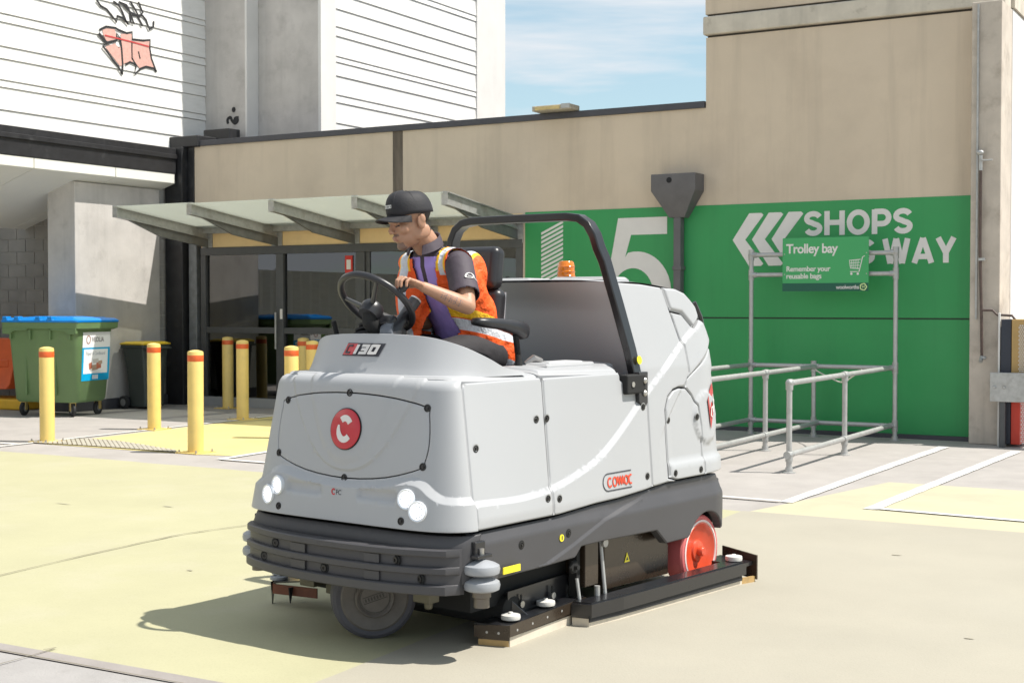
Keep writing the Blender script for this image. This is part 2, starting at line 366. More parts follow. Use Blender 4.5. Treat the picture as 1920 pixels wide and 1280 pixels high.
# heavy grotesque letters drawn as strokes
def arcp(cx, cy, rx, ry, a0, a1, n=12): return [(cx+rx*math.cos(R(a0+(a1-a0)*i/n)), cy+ry*math.sin(R(a0+(a1-a0)*i/n))) for i in range(n+1)]
GL = {  # unit height 1, list of strokes; stroke width .2
 'S': (.66, [arcp(.33, .70, .23, .205, 20, 180, 10)[0:]+arcp(.33, .70, .23, .17, 180, 255, 4)[1:]+arcp(.33, .30, .23, .17, 75, 0, 4)+arcp(.33, .30, .23, .205, 0, -160, 10)[1:]]),
 'H': (.72, [[(.1, 0), (.1, 1)], [(.62, 0), (.62, 1)], [(.1, .52), (.62, .52)]]),
 'O': (.80, [arcp(.40, .5, .30, .41, 0, 360, 28)]),
 'P': (.66, [[(.1, 0), (.1, 1)], [(.1, .91), (.36, .91)]+arcp(.36, .66, .21, .25, 90, -90, 10)[1:]+[(.1, .41)]]),
 'T': (.62, [[(.31, 0), (.31, 1)], [(0.01, .905), (.61, .905)]]),
 'I': (.24, [[(.12, 0), (.12, 1)]]),
 'W': (.98, [[(.1, 1), (.285, .0)], [(.285, 0), (.49, 1)], [(.49, 1), (.695, 0)], [(.695, 0), (.88, 1)]]),
 'A': (.74, [[(.08, 0), (.37, 1)], [(.37, 1), (.66, 0)], [(.2, .26), (.54, .26)]]),
 'Y': (.70, [[(.35, 0), (.35, .45)], [(.09, 1), (.35, .40)], [(.61, 1), (.35, .40)]]),
}
def grot(name, s, x, z, h, sx, f, m, wd=.2, sp=.05):
    bs = []
    for ch in s:
        if ch == ' ': x += .3*h*sx; continue
        w_, st = GL[ch]
        for i, p in enumerate(st):
            cl = ch == 'O'
            q = [(x+a*h*sx, z+b*h) for a, b in (p[:-1] if cl else p)]
            bs.append(ribbon(q, wd*h*(1 if len(p) > 2 or abs(p[0][0]-p[1][0]) < .3 else .95), lambda u, v, hh, i=i: f(u, v, hh+i*.0004), .003, closed=cl))
        x += (w_+sp)*h*sx
    return merge(bs).build(name, m, smooth=False)
on(grot('lettering', 'SHOPS', -5.325, 2.395, .29, 1.22, wallxy, M_offw, wd=.225))
on(grot('lettering', 'THIS', -5.30, 2.045, .29, 1.22, wallxy, M_offw, wd=.225)); on(grot('lettering', 'WAY', -4.375, 2.045, .29, 1.17, wallxy, M_offw, wd=.225))
# dark weather stain strip on the wall, painted-over pipe chase
bb('wall_stain_strip', mat('dirty_strip', (.16, .13, .10), .9, var=.5, scale=5, zs=.2), -11.37, -11.2, W-.004, W, 3.0, H, label='dark dirty vertical strip where a pipe once ran')
# ---- entrance glazing
G = on(empty('entrance_glazing', (0, 0, 0)))
def gb(name, m, *a, bevel=.004, **kw):
    o = box(name, m, *a, bevel=bevel, **kw); o.parent = G; return o
yf = W-.02
for x0, x1 in ((-15.0, -14.9), (-13.5, -13.36), (-12.02, -11.86), (-10.75, -10.62), (-9.34, -9.24)):
    gb('mullion', M_dark, x0, x1, yf, yf+.12, .14, 2.33)
gb('head_frame', M_dark, -15.0, -9.24, yf-.004, yf+.125, 2.33, 2.45)
gb('transom', M_dark, -14.9, -12.02, yf+.01, yf+.10, 1.13, 1.22)
gb('transom', M_dark, -10.62, -9.34, yf+.01, yf+.10, 1.13, 1.22)
gb('sill_frame', mat('grey_sill', (.3, .3, .3), .7), -15.0, -9.24, yf-.05, yf+.14, 0, .14)
for x0, x1 in ((-14.9, -13.5), (-13.36, -12.02), (-11.86, -10.75), (-10.62, -9.34)):
    gb('glass_pane', glass('shop_glass', (.55, .58, .57), 2.3), x0, x1, yf+.05, yf+.058, .14, 2.33, bevel=0)
gb('door_stile', M_dark, -11.86, -11.79, yf+.03, yf+.1, .14, 2.33); gb('door_stile', M_dark, -10.82, -10.75, yf+.03, yf+.1, .14, 2.33)
for x in (-11.74, -11.70, -10.90): pass
for x in (-13.47, -11.73, -10.87):
    o = MB().tube([(x, yf-.05, .9), (x, yf-.05, 1.45)], .014, 10).build('door_handle', M_galv); o.parent = G
o = box('notice_sticker', M_offw, -13.42, -13.375, yf-.006, yf-.0015, 1.35, 1.50); o.parent = G
# fire notice in the glass
fs = box('fire_notice', mat('red_sign', (.55, .03, .02), .5), -12.235, -12.10, yf+.035, yf+.042, 2.03, 2.28); fs.parent = G
fp = box('notice_panel', M_offw, -12.205, -12.13, yf+.031, yf+.034, 2.08, 2.22); fp.parent = fs
# ---- canopy
CN = empty('glass_canopy', (-12, W, 2.7), label='sloping glass awning on galvanised steel brackets over the shop entrance', cat='canopy')
def cn(o, p=CN): o.parent = p; o.matrix_parent_inverse = Matrix.Translation((12, -W, -2.7)); return o
bx = [(-14.86, 14.43), (-13.48, 14.47), (-12.05, 14.50), (-10.7, 14.53), (-9.33, 14.55)]
for x, y0 in bx:
    b = MB(); zt = lambda y: 2.75+(2.985-2.75)*(W-y)/(W-14.43)
    t = .045
    b.prism([(x-t, y0, zt(y0)), (x-t, W, zt(W)), (x-t, W, zt(W)-.012), (x-t, y0, zt(y0)-.012)], (2*t, 0, 0))
    b.prism([(x-.006, y0+.01, zt(y0)-.012), (x-.006, W, zt(W)-.012), (x-.006, W, zt(W)-.16), (x-.006, y0+.01, zt(y0)-.155)], (.012, 0, 0))
    b.prism([(x-t, y0, zt(y0)-.155), (x-t, W, zt(W)-.16), (x-t, W, zt(W)-.172), (x-t, y0, zt(y0)-.167)], (2*t, 0, 0))
    b.prism([(x-t, y0-.008, zt(y0)), (x-t, y0, zt(y0)), (x-t, y0, zt(y0)-.17), (x-t, y0-.008, zt(y0)-.17)], (2*t, 0, 0))
    br = cn(b.build('bracket', M_galv, smooth=False))
    g = MB(); g.prism([(x-.02, y0+.25, zt(y0+.25)-.168), (x-.02, W-.02, zt(W)-.173), (x-.02, W-.02, zt(W)-.30), (x-.02, y0+.9, zt(y0+.9)-.30)], (.04, 0, 0))
    o = g.build('haunch', mat('weathered_haunch', (.16, .16, .155), .55, metal=.3, var=.2, scale=8), smooth=False); o.parent = br
    g = MB(); g.box(x-.1, x+.1, W-.02, W-.004, 2.4, 2.78); o = g.build('wall_plate', M_galv, smooth=False); o.parent = br
for i in range(4):
    (xa, ya), (xb, yb) = bx[i], bx[i+1]; b = MB()
    z = lambda y: 2.722+(2.985-2.75)*(W-y)/(W-14.43)
    b.prism([(xa+.01, ya-.03, z(ya-.03)), (xb-.01, ya-.03, z(ya-.03)), (xb-.01, W-.1, z(W-.1)), (xa+.01, W-.1, z(W-.1))], (0, 0, .012))
    cn(b.build('glass_pane', glass('canopy_glass', (.85, .88, .84), 1.5, haze=(.60, .62, .575, .5)), smooth=False))
b = MB(); b.box(-15.0, -9.2, W-.12, W-.03, 2.66, 2.76); cn(b.build('rear_channel', M_galv, bevel=.004))
b = MB(); b.box(-12.95, -12.72, 14.95, 14.955, 2.60, 2.68)
# ---- rainwater hopper and downpipe
HP = empty('rain_hopper', (-6.9, W-.17, 0), label='grey sheet metal rainwater hopper and downpipe fixed to the beige wall', cat='downpipe')
def hp(o): o.parent = HP; o.matrix_parent_inverse = Matrix.Translation((6.9, -W+.17, 0)); return o
b = MB(); y0, y1 = W-.30, W-.005
P = lambda x0, x1, ya, z: [(x0, ya, z), (x1, ya, z), (x1, y1, z), (x0, y1, z)]
r1 = P(-7.22, -6.62, y0, 3.20); r2 = P(-7.22, -6.62, y0, 2.99); r3 = P(-7.03, -6.82, W-.16, 2.66)
b.add(r1+r2+r3, [(0, 1, 5, 4), (1, 2, 6, 5), (2, 3, 7, 6), (3, 0, 4, 7), (4, 5, 9, 8), (5, 6, 10, 9), (6, 7, 11, 10), (7, 4, 8, 11), (8, 9, 10, 11), (3, 2, 1, 0)])
hp(b.build('hopper', M_hop, bevel=.006))
hp(MB().lathe([(.036, 0), (.036, .006)], (-6.97, y0+.002, 3.12), (0, -1, 0)).build('outlet_hole', mat('hole_black', (.01, .01, .012), .8)))
hp(MB().box(-6.975, -6.875, W-.155, W-.03, 0, 2.67).build('downpipe', M_hop, bevel=.012))
hp(MB().box(-6.985, -6.865, W-.16, W-.012, 2.0, 2.05).build('pipe_collar', M_hop, bevel=.004))
# ---- flood lamp on the parapet
FL = empty('roof_floodlight', (-8.68, W-.02, 4.115), label='small weathered floodlight sitting on the dark parapet cap', cat='floodlight')
def lo(o, p): o.parent = p; return o
lo(MB().box(-.30, .28, -.20, .06, .005, .075).build('lamp_housing', mat('old_lamp_metal', (.42, .38, .30), .5, var=.2, scale=20), bevel=.01), FL)
lo(MB().box(-.25, .12, -.215, -.203, .015, .06).build('lamp_glass', mat('lamp_yellowed', (.55, .42, .18), .3, var=.2, scale=12), bevel=.003), FL)
lo(MB().box(.14, .27, -.21, -.205, .02, .08).build('bracket', M_galv), FL)
# ---- wall pipe with valve on the pillar
WP = empty('water_pipe', (-3.17, 16.0, 0), label='thin dark pipe with tap and valve running down the concrete pillar', cat='pipe')
pm_ = mat('old_pipe', (.09, .06, .05), .6, var=.3, scale=20)
lo(MB().tube([(-.02, 0, 3.22), (-.02, 0, 2.2), (0, 0, 1.5), (.01, 0, .98)], .016, 10).build('pipe', pm_), WP)
lo(MB().tube([(0, 0, 1.50), (.12, 0, 1.50), (.17, -.01, 1.45), (.33, -.01, 1.44), (.36, -.01, 1.40), (.36, -.01, 1.32)], .014, 10).build('branch_pipe', pm_), WP)
lo(merge([MB().ell((-.03, 0, 3.25), (.045, .03, .03)), MB().cyl((-.02, 0, 3.22), (-.02, 0, 3.05), .022), MB().cyl((-.0, -.02, 3.16), (.11, -.02, 3.16), .01), MB().cyl((.01, 0, .98), (.01, -.06, .93), .022), MB().ell((.03, -.02, .97), (.035, .02, .02)), MB().box(-.035, .035, -.02, .03, 2.05, 2.08)]).build('valve', M_galv), WP)
lo(MB().box(-.075, -.055, .03, .055, 1.4, 4.9).build('conduit', M_galv), WP)
# ---- cabinets at the far right
CB = empty('perforated_cabinet', (-2.85, 15.9, 0), label='tall cabinet with tan and red panels and white perforated mesh beside the pillar', cat='cabinet')
lo(MB().box(-.09, 0.02, .0, .5, .03, 1.40).build('side_panel', mat('navy_panel', (.025, .03, .045), .5), bevel=.006), CB)
lo(MB().box(-.118, -.098, -.01, .03, .0, 1.47).build('white_post', M_white, bevel=.004), CB)
lo(MB().box(.025, .5, -.01, .5, .62, 1.40).build('tan_panel', mat('tan_panel', (.42, .27, .10), .6), bevel=.006), CB)
lo(MB().box(.025, .12, -.012, .5, .03, .60).build('red_panel', mat('red_panel', (.5, .035, .015), .5), bevel=.006), CB)
mb = MB()
for i in range(16):
    for j in range(58):
        x = .105+i*.022+(.011 if j % 2 else 0); z = .05+j*.0225
        if z < .6 and x < .13: continue
        mb.lathe([(.0082, 0), (.0082, .004)], (x, -.0125, z), (0, -1, 0), 8)
lo(mb.build('perforated_mesh', M_white, smooth=False), CB)
GR = empty('guard_rail', (-2.6, 15.78, 0), label='galvanised steel guard rail plate at the right edge beside the pillar', cat='guard rail')
mb = MB(); mb.box(-.43, 2.0, 0, .06, .50, .82); lo(mb.build('rail_plate', M_galv, bevel=.006), GR)
lo(merge([MB().lathe([(.02, 0), (.014, .012)], (x, 0, z), (0, -1, 0)) for x in (-.38, -.28) for z in (.66,)]).build('bolt', M_galv), GR)
for x in (.35, 1.6): lo(MB().box(x, x+.12, .06, .16, 0, .9).build('rail_post', M_galv, bevel=.005), GR)
lo(MB().box(-.33, -.27, .02, .1, 0, .5).build('rail_post', M_dark, bevel=.005), GR)

# ================================================================ LEFT BUILDING
LB = empty('parking_building', (-16, 13, 0), label='white boarded parking building with black fascia and graffiti on the left', cat='building')
def lb(o, p=LB):
    o.parent = p
    if p is LB: o.matrix_parent_inverse = Matrix.Translation((16, -13, 0))
    return o
def lbb(name, m, *a, bevel=0, p=LB, **kw): return lb(box(name, m, *a, bevel=bevel, **kw), p)
lbb('fascia', M_black, -15.62, -15.36, -14, 16.2, 3.60, 4.0, bevel=.01)
lbb('fascia', M_black, -15.64, -15.33, -14, 16.2, 3.83, 3.90, bevel=.006)
lbb('fascia_patch', mat('peeled_patch', (.22, .21, .20), .9, var=.4, scale=9), -15.36, -15.357, 13.36, 13.72, 3.65, 3.80) if False else None
for y0, y1 in ((-14, 12.0), (12.01, 13.42), (13.43, 14.94), (14.95, 16.18)):
    lbb('soffit_lip', M_soffit, -15.6, -15.37, y0, y1, 3.455, 3.598, bevel=.004)
    b = MB(); b.prism([(-15.375, y0, 3.452), (-15.375, y1, 3.452), (-17.6, y1, 2.75), (-17.6, y0, 2.75)], (0, 0, .03)); lb(b.build('soffit_panel', M_soffit, smooth=False))
lbb('pier', M_gconc, -16.17, -15.6, 14.36, 16.08, 0, 3.36, bevel=.012)
lbb('block_wall', None or mat('blockwork', (.30, .28, .25), .9, var=.1, scale=5, bump=.2), -22, -16.3, 15.2, 15.4, 0, 3.2)
# real block courses: thin raised blocks on the recess wall
mb = MB()
for j in range(15):
    for i in range(14):
        x0 = -21.6+i*.4+(.2 if j % 2 else 0)
        mb.box(x0+.006, x0+.394, 15.188, 15.199, j*.2+.006, j*.2+.194)
lb(mb.build('block_courses', mat('block_face', (.215, .20, .18), .9, var=.16, scale=2.4, bump=.25), smooth=False))
mb = MB()
for j in range(18): mb.box(-16.0, -15.66, 16.1, 16.5, j*.2+.005, j*.2+.195)
lb(mb.build('block_pier', mat('block_pier_grey', (.34, .33, .32), .9, var=.12, scale=4, bump=.2), smooth=False))
lbb('pier_base', M_cap, -16.2, -15.585, 14.34, 16.5, 0, .16, bevel=.01)
lbb('block_pier', M_gconc, -15.99, -15.68, 16.11, 16.49, 0, 3.6)
# black flashings between the two buildings
lbb('corner_column', M_black, -15.62, -15.26, 16.22, 16.7, 0, 4.02, bevel=.01)
lbb('corner_column', M_black, -15.25, -15.135, W-.02, W+.3, 2.7, 4.05, bevel=.008)
lbb('steel_post', mat('grey_steel_post', (.20, .21, .22), .5, metal=.4, var=.2, scale=9), -15.22, -15.06, W-.05, W+.2, 0, 2.66, bevel=.008)
lbb('coping', M_black, -16.2, -15.0, 16.3, 16.9, 4.02, 4.2, bevel=.02)
lbb('coping', M_black, -15.3, -14.75, 16.75, 17.0, 4.16, 4.34, bevel=.015)
# lapped boards
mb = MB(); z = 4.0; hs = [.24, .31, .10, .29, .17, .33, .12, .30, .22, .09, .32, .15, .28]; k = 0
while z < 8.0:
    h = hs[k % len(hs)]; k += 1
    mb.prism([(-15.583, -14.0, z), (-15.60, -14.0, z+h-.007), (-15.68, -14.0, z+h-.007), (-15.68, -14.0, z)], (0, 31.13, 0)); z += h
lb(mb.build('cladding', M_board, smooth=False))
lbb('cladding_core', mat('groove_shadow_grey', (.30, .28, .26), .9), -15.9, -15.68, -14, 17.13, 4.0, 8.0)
lbb('end_wall', M_gconc, -15.9, -14.76, 17.135, 17.405, 4.0, 9)  # shade on this face put into its greyer colour
lbb('cladding', M_wconc, -14.76, -14.72, 17.13, 17.407, 4.0, 9)  # sunlit end of the same wall, sunlight put into its whiter colour
# graffiti
GF = lb(empty('graffiti', (0, 0, 0)))
GF.matrix_parent_inverse = Matrix.Translation((16, -13, 0))
spray = mat('black_spray', (.02, .02, .022), .7, var=.3, scale=30); sprayr = mat('pink_spray', (.62, .36, .31), .8, var=.12, scale=25); sprayd = mat('red_spray', (.5, .05, .05), .7)
gx = lambda off: (lambda u, v, h: (-15.578+off+h, u, v))
T = [[(14.793, 6.056), (14.87, 5.982), (14.988, 5.955), (15.093, 5.875), (15.186, 5.803), (15.201, 5.895), (15.309, 5.884), (15.424, 5.809), (15.363, 5.874), (15.296, 5.982), (15.229, 6.059), (15.122, 6.099)],
[(15.23, 6.109), (15.392, 6.09), (15.46, 6.002), (15.472, 5.853), (15.541, 5.835), (15.487, 5.956), (15.612, 5.969), (15.722, 5.836)],
[(15.461, 6.163), (15.557, 6.07), (15.626, 5.981), (15.71, 5.996), (15.793, 5.94), (15.863, 5.809), (15.949, 5.865), (15.957, 5.949)],
[(15.635, 6.185), (15.724, 6.04), (15.653, 5.966), (15.474, 5.994), (15.338, 6.079)]]
lo(merge([ribbon(p, .035, gx(.0004*i), .002) for i, p in enumerate(T)]).build('spray_tag', spray, smooth=False), GF)
F = [[(14.906, 5.635), (14.985, 5.669), (15.145, 5.686), (15.171, 5.631), (15.17, 5.541), (14.983, 5.481), (14.918, 5.568)],
[(14.956, 5.397), (15.156, 5.479), (15.223, 5.42), (15.264, 5.447), (15.295, 5.172), (15.247, 5.155), (15.101, 5.272)],
[(15.266, 5.637), (15.498, 5.676), (15.483, 5.563), (15.494, 5.303), (15.549, 5.26), (15.453, 5.251), (15.343, 5.209), (15.315, 5.175), (15.291, 5.451)],
[(15.511, 5.567), (15.875, 5.627), (15.867, 5.524), (15.902, 5.365), (15.986, 5.213), (15.787, 5.225), (15.646, 5.184), (15.549, 5.26), (15.502, 5.334)]]
b = MB()
for p in F: b.prism([(-15.579, u, v) for u, v in p], (.002, 0, 0))
lo(b.build('spray_fill', sprayr, smooth=False), GF)
O = [([(14.84, 5.624), (14.972, 5.696), (15.159, 5.708), (15.226, 5.69), (15.388, 5.668), (15.498, 5.706), (15.504, 5.597), (15.72, 5.612), (15.876, 5.648), (15.867, 5.524), (15.902, 5.365), (16.007, 5.175), (15.957, 5.22), (15.787, 5.225), (15.674, 5.178), (15.548, 5.078), (15.577, 5.214), (15.453, 5.246), (15.356, 5.191)], .032),
([(15.3, 5.033), (15.22, 5.131), (15.1, 5.222), (14.904, 5.399), (14.983, 5.451), (15.184, 5.524), (15.185, 5.633), (15.251, 5.565), (15.277, 5.449), (15.302, 5.173), (15.287, 5.041)], .032),
([(14.827, 5.573), (14.944, 5.474), (14.983, 5.461)], .05), ([(15.49, 5.564), (15.494, 5.303), (15.604, 5.198)], .022), ([(15.627, 5.435), (15.661, 5.328)], .02)]
lo(merge([ribbon(p, w_, gx(.002+.0004*i), .002) for i, (p, w_) in enumerate(O)]).build('spray_outline', spray, smooth=False), GF)
lo(ribbon([(14.945, 5.563), (15.497, 5.555), (15.846, 5.541)], .022, gx(.005), .001).build('spray_line', sprayd, smooth=False), GF)
q = smoothpath([(-15.12, 4.47), (-15.13, 4.54), (-15.07, 4.57), (-15.04, 4.52), (-14.98, 4.47), (-14.93, 4.50), (-14.92, 4.58)], 5)
lo(merge([ribbon([(p.x, p.y) for p in q], .05, lambda u, v, h: (u, 17.133-h, v), .002), MB().prism([(-15.0+.04*math.cos(a), 17.132, 4.69+.045*math.sin(a)) for a in [i*.6283 for i in range(10)]], (0, -.002, 0)), MB().prism([(-14.95+.06*math.cos(a), 17.1295, 4.52+.06*math.sin(a)) for a in [i*.6283 for i in range(10)]], (0, -.002, 0))]).build('spray_mark', spray, smooth=False), GF)

# stair tower behind
ST = empty('stair_tower', (-14, 20, 0), label='tall white concrete stair tower rising behind the shop roof', cat='tower')
def st(o): o.parent = ST; o.matrix_parent_inverse = Matrix.Translation((14, -20, 0)); return o
st(box('tower_wall', M_gconc, -14.9, -13.515, 17.412, 18.2, 4.0, 10.5))  # shaded tower face, painted greyer than the sunlit side
st(box('tower_wall', M_wconc, -14.73, -13.52, 18.2, 23.12, 4.0, 10.5))
mb = MB(); z = 4.0; k = 3
while z < 10.4:
    h = hs[k % len(hs)]; k += 1
    mb.prism([(-13.47, 17.8, z), (-13.488, 17.8, z+h-.004), (-13.52, 17.8, z+h-.004), (-13.52, 17.8, z)], (0, 4.3, 0)); z += h
st(mb.build('cladding', M_board, smooth=False))
st(box('tower_wall', M_wconc, -13.52, -13.455, 22.1, 23.14, 4.0, 10.5)); st(box('corner_strip', M_wconc, -13.514, -13.46, 17.41, 17.8, 4.0, 10.5))

# corrugated fence inside the covered car park, seen mirrored in the shop glass
CFn = empty('corrugated_fence', (-19, 2, 0), label='white corrugated metal fence deep under the parking building canopy', cat='fence')
pts_ = []
mb = MB(); n_ = 150
for i in range(n_+1):
    y = -12+24.8*i/n_; x = .03 if i % 2 else -.03
    mb.v += [(x, y, 0), (x, y, 2.3), (x-.02, y, 2.3), (x-.02, y, 0)]
for i in range(n_):
    a = i*4
    for j in range(4): mb.f.append((a+j, a+4+j, a+4+(j+1) % 4, a+(j+1) % 4))
mb.m = [0]*len(mb.f); mb.build('fence_sheet', M_board, CFn, smooth=False)
for i in range(6): MB().box(-.12, -.06, -12+4.9*i, -11.92+4.9*i, 0, 2.35).build('fence_post', M_galv, CFn)
# ================================================================ STREET OBJECTS
M_by = mat('bollard_yellow', (.74, .54, .17), .45, var=.07, scale=5, stain=((.45, .36, .18), 7, .60, .78, .5), coat=.2)
M_red = mat('reflective_red', (.66, .115, .025), .4, var=.15, scale=30)
M_bolt = mat('zinc_bolt', (.45, .43, .40), .4, metal=.8)
def make_bollard():
    b = empty('bollard')
    p = MB().lathe([(.083, .012), (.083, 1.055), (.079, 1.068), (.055, 1.077), (.028, 1.084), (.0, 1.086)], n=32).build('post', M_by, b, ang=30)
    MB().lathe([(.0838, .965), (.0845, .967), (.0845, 1.028), (.0838, 1.03)], n=32).build('reflective_band', M_red, b)
    MB().box(-.15, .15, -.15, .15, 0, .013).build('base_plate', mat('bollard_base', (.62, .45, .14), .6, var=.25, scale=12), b, bevel=.003)
    for x in (-.12, .12):
        for y in (-.12, .12): MB().lathe([(.015, .013), (.015, .022), (.008, .022), (.008, .04), (0, .042)], (x, y, 0), n=8).build('bolt', M_bolt, b)
    return b
spots = [(-12.45, 11.03, 'yellow bollard with red band in front of the green bin, leftmost in the photo'),
 (-10.16, 10.98, 'yellow bollard at the right end of the metal ribbed strip, nearest to the camera'),
 (-12.53, 12.80, 'yellow bollard standing in front of the yellow lidded wheelie bin'),
 (-12.59, 14.53, 'yellow bollard on the white line in front of the first shop window'),
 (-10.28, 12.72, 'short looking yellow bollard with torn red band just left of the scrubber cowl'),
 (-11.6, 14.8, 'yellow bollard half hidden behind the left edge of the scrubber cowl'),
 (-12.75, 16.05, 'dull yellow bollard close to the glazing, partly hidden behind the bollard at the cowl edge'),
 (-14.15, 16.0, 'dull shaded yellow bollard right against the shop window under the awning')]
b0 = make_bollard()
for i, (x, y, lab) in enumerate(spots):
    o = b0 if i == 0 else copy_tree(b0); o.location = (x, y, 0); o['label'] = lab; o['category'] = 'bollard'; o['group'] = 'yellow bollards in front of the shop entrance'
    o.rotation_euler = (random.uniform(-.006, .006), random.uniform(-.006, .006), random.uniform(-.04, .04)+math.pi/2*(i % 4))
# steel ribbed strip on the ground between two bollards
RSo = empty('ribbed_strip', (-11.3, 11.0, 0), label='metal ribbed strip laid on the ground between two yellow bollards', cat='ramp strip')
rd_ = Vector((-.76, .65)).normalized(); rx_ = Vector((rd_.y, -rd_.x))
def rl(t): return max(.10, min(.16+1.9*t, .88, .25+1.6*(1-t)))
def rq(t): return Vector((-1.15+2.15*t, -.17+.03*t+.05*math.sin(3.1*t)))
b = MB(); b.prism([tuple(rq(t/20)-rd_*.02)+(.0095,) for t in range(21)]+[tuple(rq(t/20)+rd_*(rl(t/20)+.02))+(.0095,) for t in range(20, -1, -1)], (0, 0, .002)); b.build('strip_base', mat('strip_dark_base', (.12, .09, .05), .8), RSo, smooth=False)  # dark brown sheet under the ribs for stripe contrast
mb = MB()
for k in range(30):
    t = (k+.5)/30; q = rq(t); e = q+rd_*rl(t); w_ = rx_*.024
    mb.prism([tuple(q-w_*.8)+(.0125,), tuple(q+w_*.8)+(.0125,), tuple(e+w_*.8)+(.0125,), tuple(e-w_*.8)+(.0125,)], (0, 0, .002))
mb.build('rib', mat('steel_rib', (.44, .41, .34), .5, metal=.1, var=.2, scale=20), RSo)
# ---- green four wheeled bin
GB = empty('waste_container', (-15.38, 13.88, 0), R(10), label='large green four wheeled bin with a bright blue lid and paper recycling sticker', cat='bin')
M_bg = mat('bin_green', (.125, .205, .085), .5, var=.07, scale=4, stain=((.13, .17, .10), 5, .55, .75, .4)); M_bb = mat('lid_blue', (.0, .20, .62), .38, var=.06, scale=5)
def loft(rings, cap0=True, cap1=True):
    mb = MB(); n = len(rings[0]); vs = [p for r in rings for p in r]; fs = []
    for i in range(len(rings)-1):
        for j in range(n): fs.append((i*n+j, i*n+(j+1) % n, (i+1)*n+(j+1) % n, (i+1)*n+j))
    if cap0: fs.append(tuple(reversed(range(n))))
    if cap1: fs.append(tuple((len(rings)-1)*n+j for j in range(n)))
    return mb.add(vs, fs)
def rrect(hx, hy, r, z, n=5, cx=0, cy=0):
    o = []
    for sx, sy, a0 in ((1, 1, 0), (-1, 1, 90), (-1, -1, 180), (1, -1, 270)):
        for i in range(n+1):
            a = R(a0+90*i/n); o.append((cx+sx*(hx-r)+r*math.cos(a), cy+sy*(hy-r)+r*math.sin(a), z))
    return o
loft([rrect(.50, .33, .08, .20), rrect(.53, .36, .09, .24), rrect(.585, .425, .08, 1.22), rrect(.59, .43, .08, 1.26)]).build('body', M_bg, GB, ang=40)
loft([rrect(.60, .44, .07, 1.215), rrect(.645, .475, .05, 1.235), rrect(.65, .48, .05, 1.315), rrect(.64, .47, .05, 1.325)]).build('rim', M_bg, GB, ang=40)
b = MB()
for x in (-.5, -.17, .17, .5): b.box(x-.015, x+.015, -.46, -.40, 1.08, 1.22)
b.box(-.62, .62, -.475, -.46, 1.25, 1.30)
for sx in (-1, 1): b.prism([(sx*.2, -.478, 1.235), (sx*.62, -.478, 1.235), (sx*.62, -.478, 1.16), (sx*.5, -.478, 1.15), (sx*.42, -.478, 1.20), (sx*.2, -.478, 1.21)], (0, .05, 0))
b.build('handle', M_bg, GB, bevel=.006)
b = MB()
for x in (-.28, .22): MB().box(x-.012, x+.012, -.405, -.37, .3, 1.1).build('rib', M_bg, GB, bevel=.008)
lid = loft([rrect(.655, .485, .05, 1.32), rrect(.66, .49, .06, 1.345), rrect(.62, .46, .08, 1.375), rrect(.3, .2, .1, 1.40)]).build('lid', M_bb, GB, ang=30)
b = MB()
for x in (-.56, -.36, .0, .2): b.box(x-.04, x+.04, -.5, -.40, 1.345, 1.40)
for x in (-.1, .3): b.box(x-.2, x+.2, -.36, .36, 1.372, 1.392)
b.build('lid_grip', M_bb, lid, bevel=.014)
M_rub = mat('rubber_black', (.022, .022, .024), .75, var=.2, scale=20)
M_brass = mat('yellow_zinc', (.55, .42, .16), .4, metal=.7, var=.15, scale=30)
def castor(x, y, rot):
    w_ = MB(); c = Vector((x, y, .1)); ax = Vector((math.cos(rot), math.sin(rot), 0))
    w_.lathe([(.04, -.022), (.085, -.022), (.1, -.014), (.1, .014), (.085, .022), (.04, .022)], c, ax, 24)
    o = w_.build('wheel', M_rub, GB); h = MB().lathe([(.045, -.024), (.045, .024)], c, ax).build('hub', mat('hub_grey', (.2, .2, .2), .5), o)
    f = MB(); q = Matrix.Rotation(rot, 4, 'Z'); q.translation = Vector((x, y, 0))
    f.box(-.04, -.03, -.03, .03, .08, .2, q); f.box(.03, .04, -.03, .03, .08, .2, q); f.box(-.04, .04, -.04, .04, .19, .215, q); f.build('fork', M_brass, GB, bevel=.003)
for x, y, r_ in ((-.42, -.27, .1), (.40, -.27, 1.0), (-.4, .27, .3), (.42, .27, 0.05)): castor(x, y, r_)
# sticker on the +x end
def sx(y, z, h): return (.5325+(z-.24)*.0545/.98+h+.0015, y, z)
def quad(name, m, y0, y1, z0, z1, h, p):
    b = MB(); b.add([sx(y0, z0, h), sx(y1, z0, h), sx(y1, z1, h), sx(y0, z1, h), sx(y0, z0, h-.001), sx(y1, z0, h-.001), sx(y1, z1, h-.001), sx(y0, z1, h-.001)], [(0, 1, 2, 3), (0, 4, 5, 1), (1, 5, 6, 2), (2, 6, 7, 3), (3, 7, 4, 0)]); return b.build(name, m, p, smooth=False)
M_sw = mat('sticker_white', (.80, .80, .80), .4, var=.02); M_sb = mat('sticker_blue', (.0, .36, .66), .4, var=.03); M_tx = mat('text_grey', (.16, .14, .14), .6)
sp = quad('sticker', M_sb, -.27, .35, .50, 1.18, .001, GB)
quad('sticker_header', M_sw, -.27, .35, .965, 1.18, .0025, sp); quad('sticker_card', M_sw, -.235, .305, .60, .94, .0025, sp)
def stx(s, y, z, size, m, **k): return text('sticker_text', s, m, size, frame(sx(y, z, .0045), (0, 1, 0), (.055, 0, 1)), sp, ext=.0006, **k)
stx('VEOLIA', -.07, 1.045, .095, M_tx, off=.001, sx=.85); stx('Paper & Cardboard', -.19, .86, .068, mat('text_pale_grey', (.4, .42, .45), .6), sx=.8)
stx('\u25a0', 0, .5, .01, M_sw) if False else None
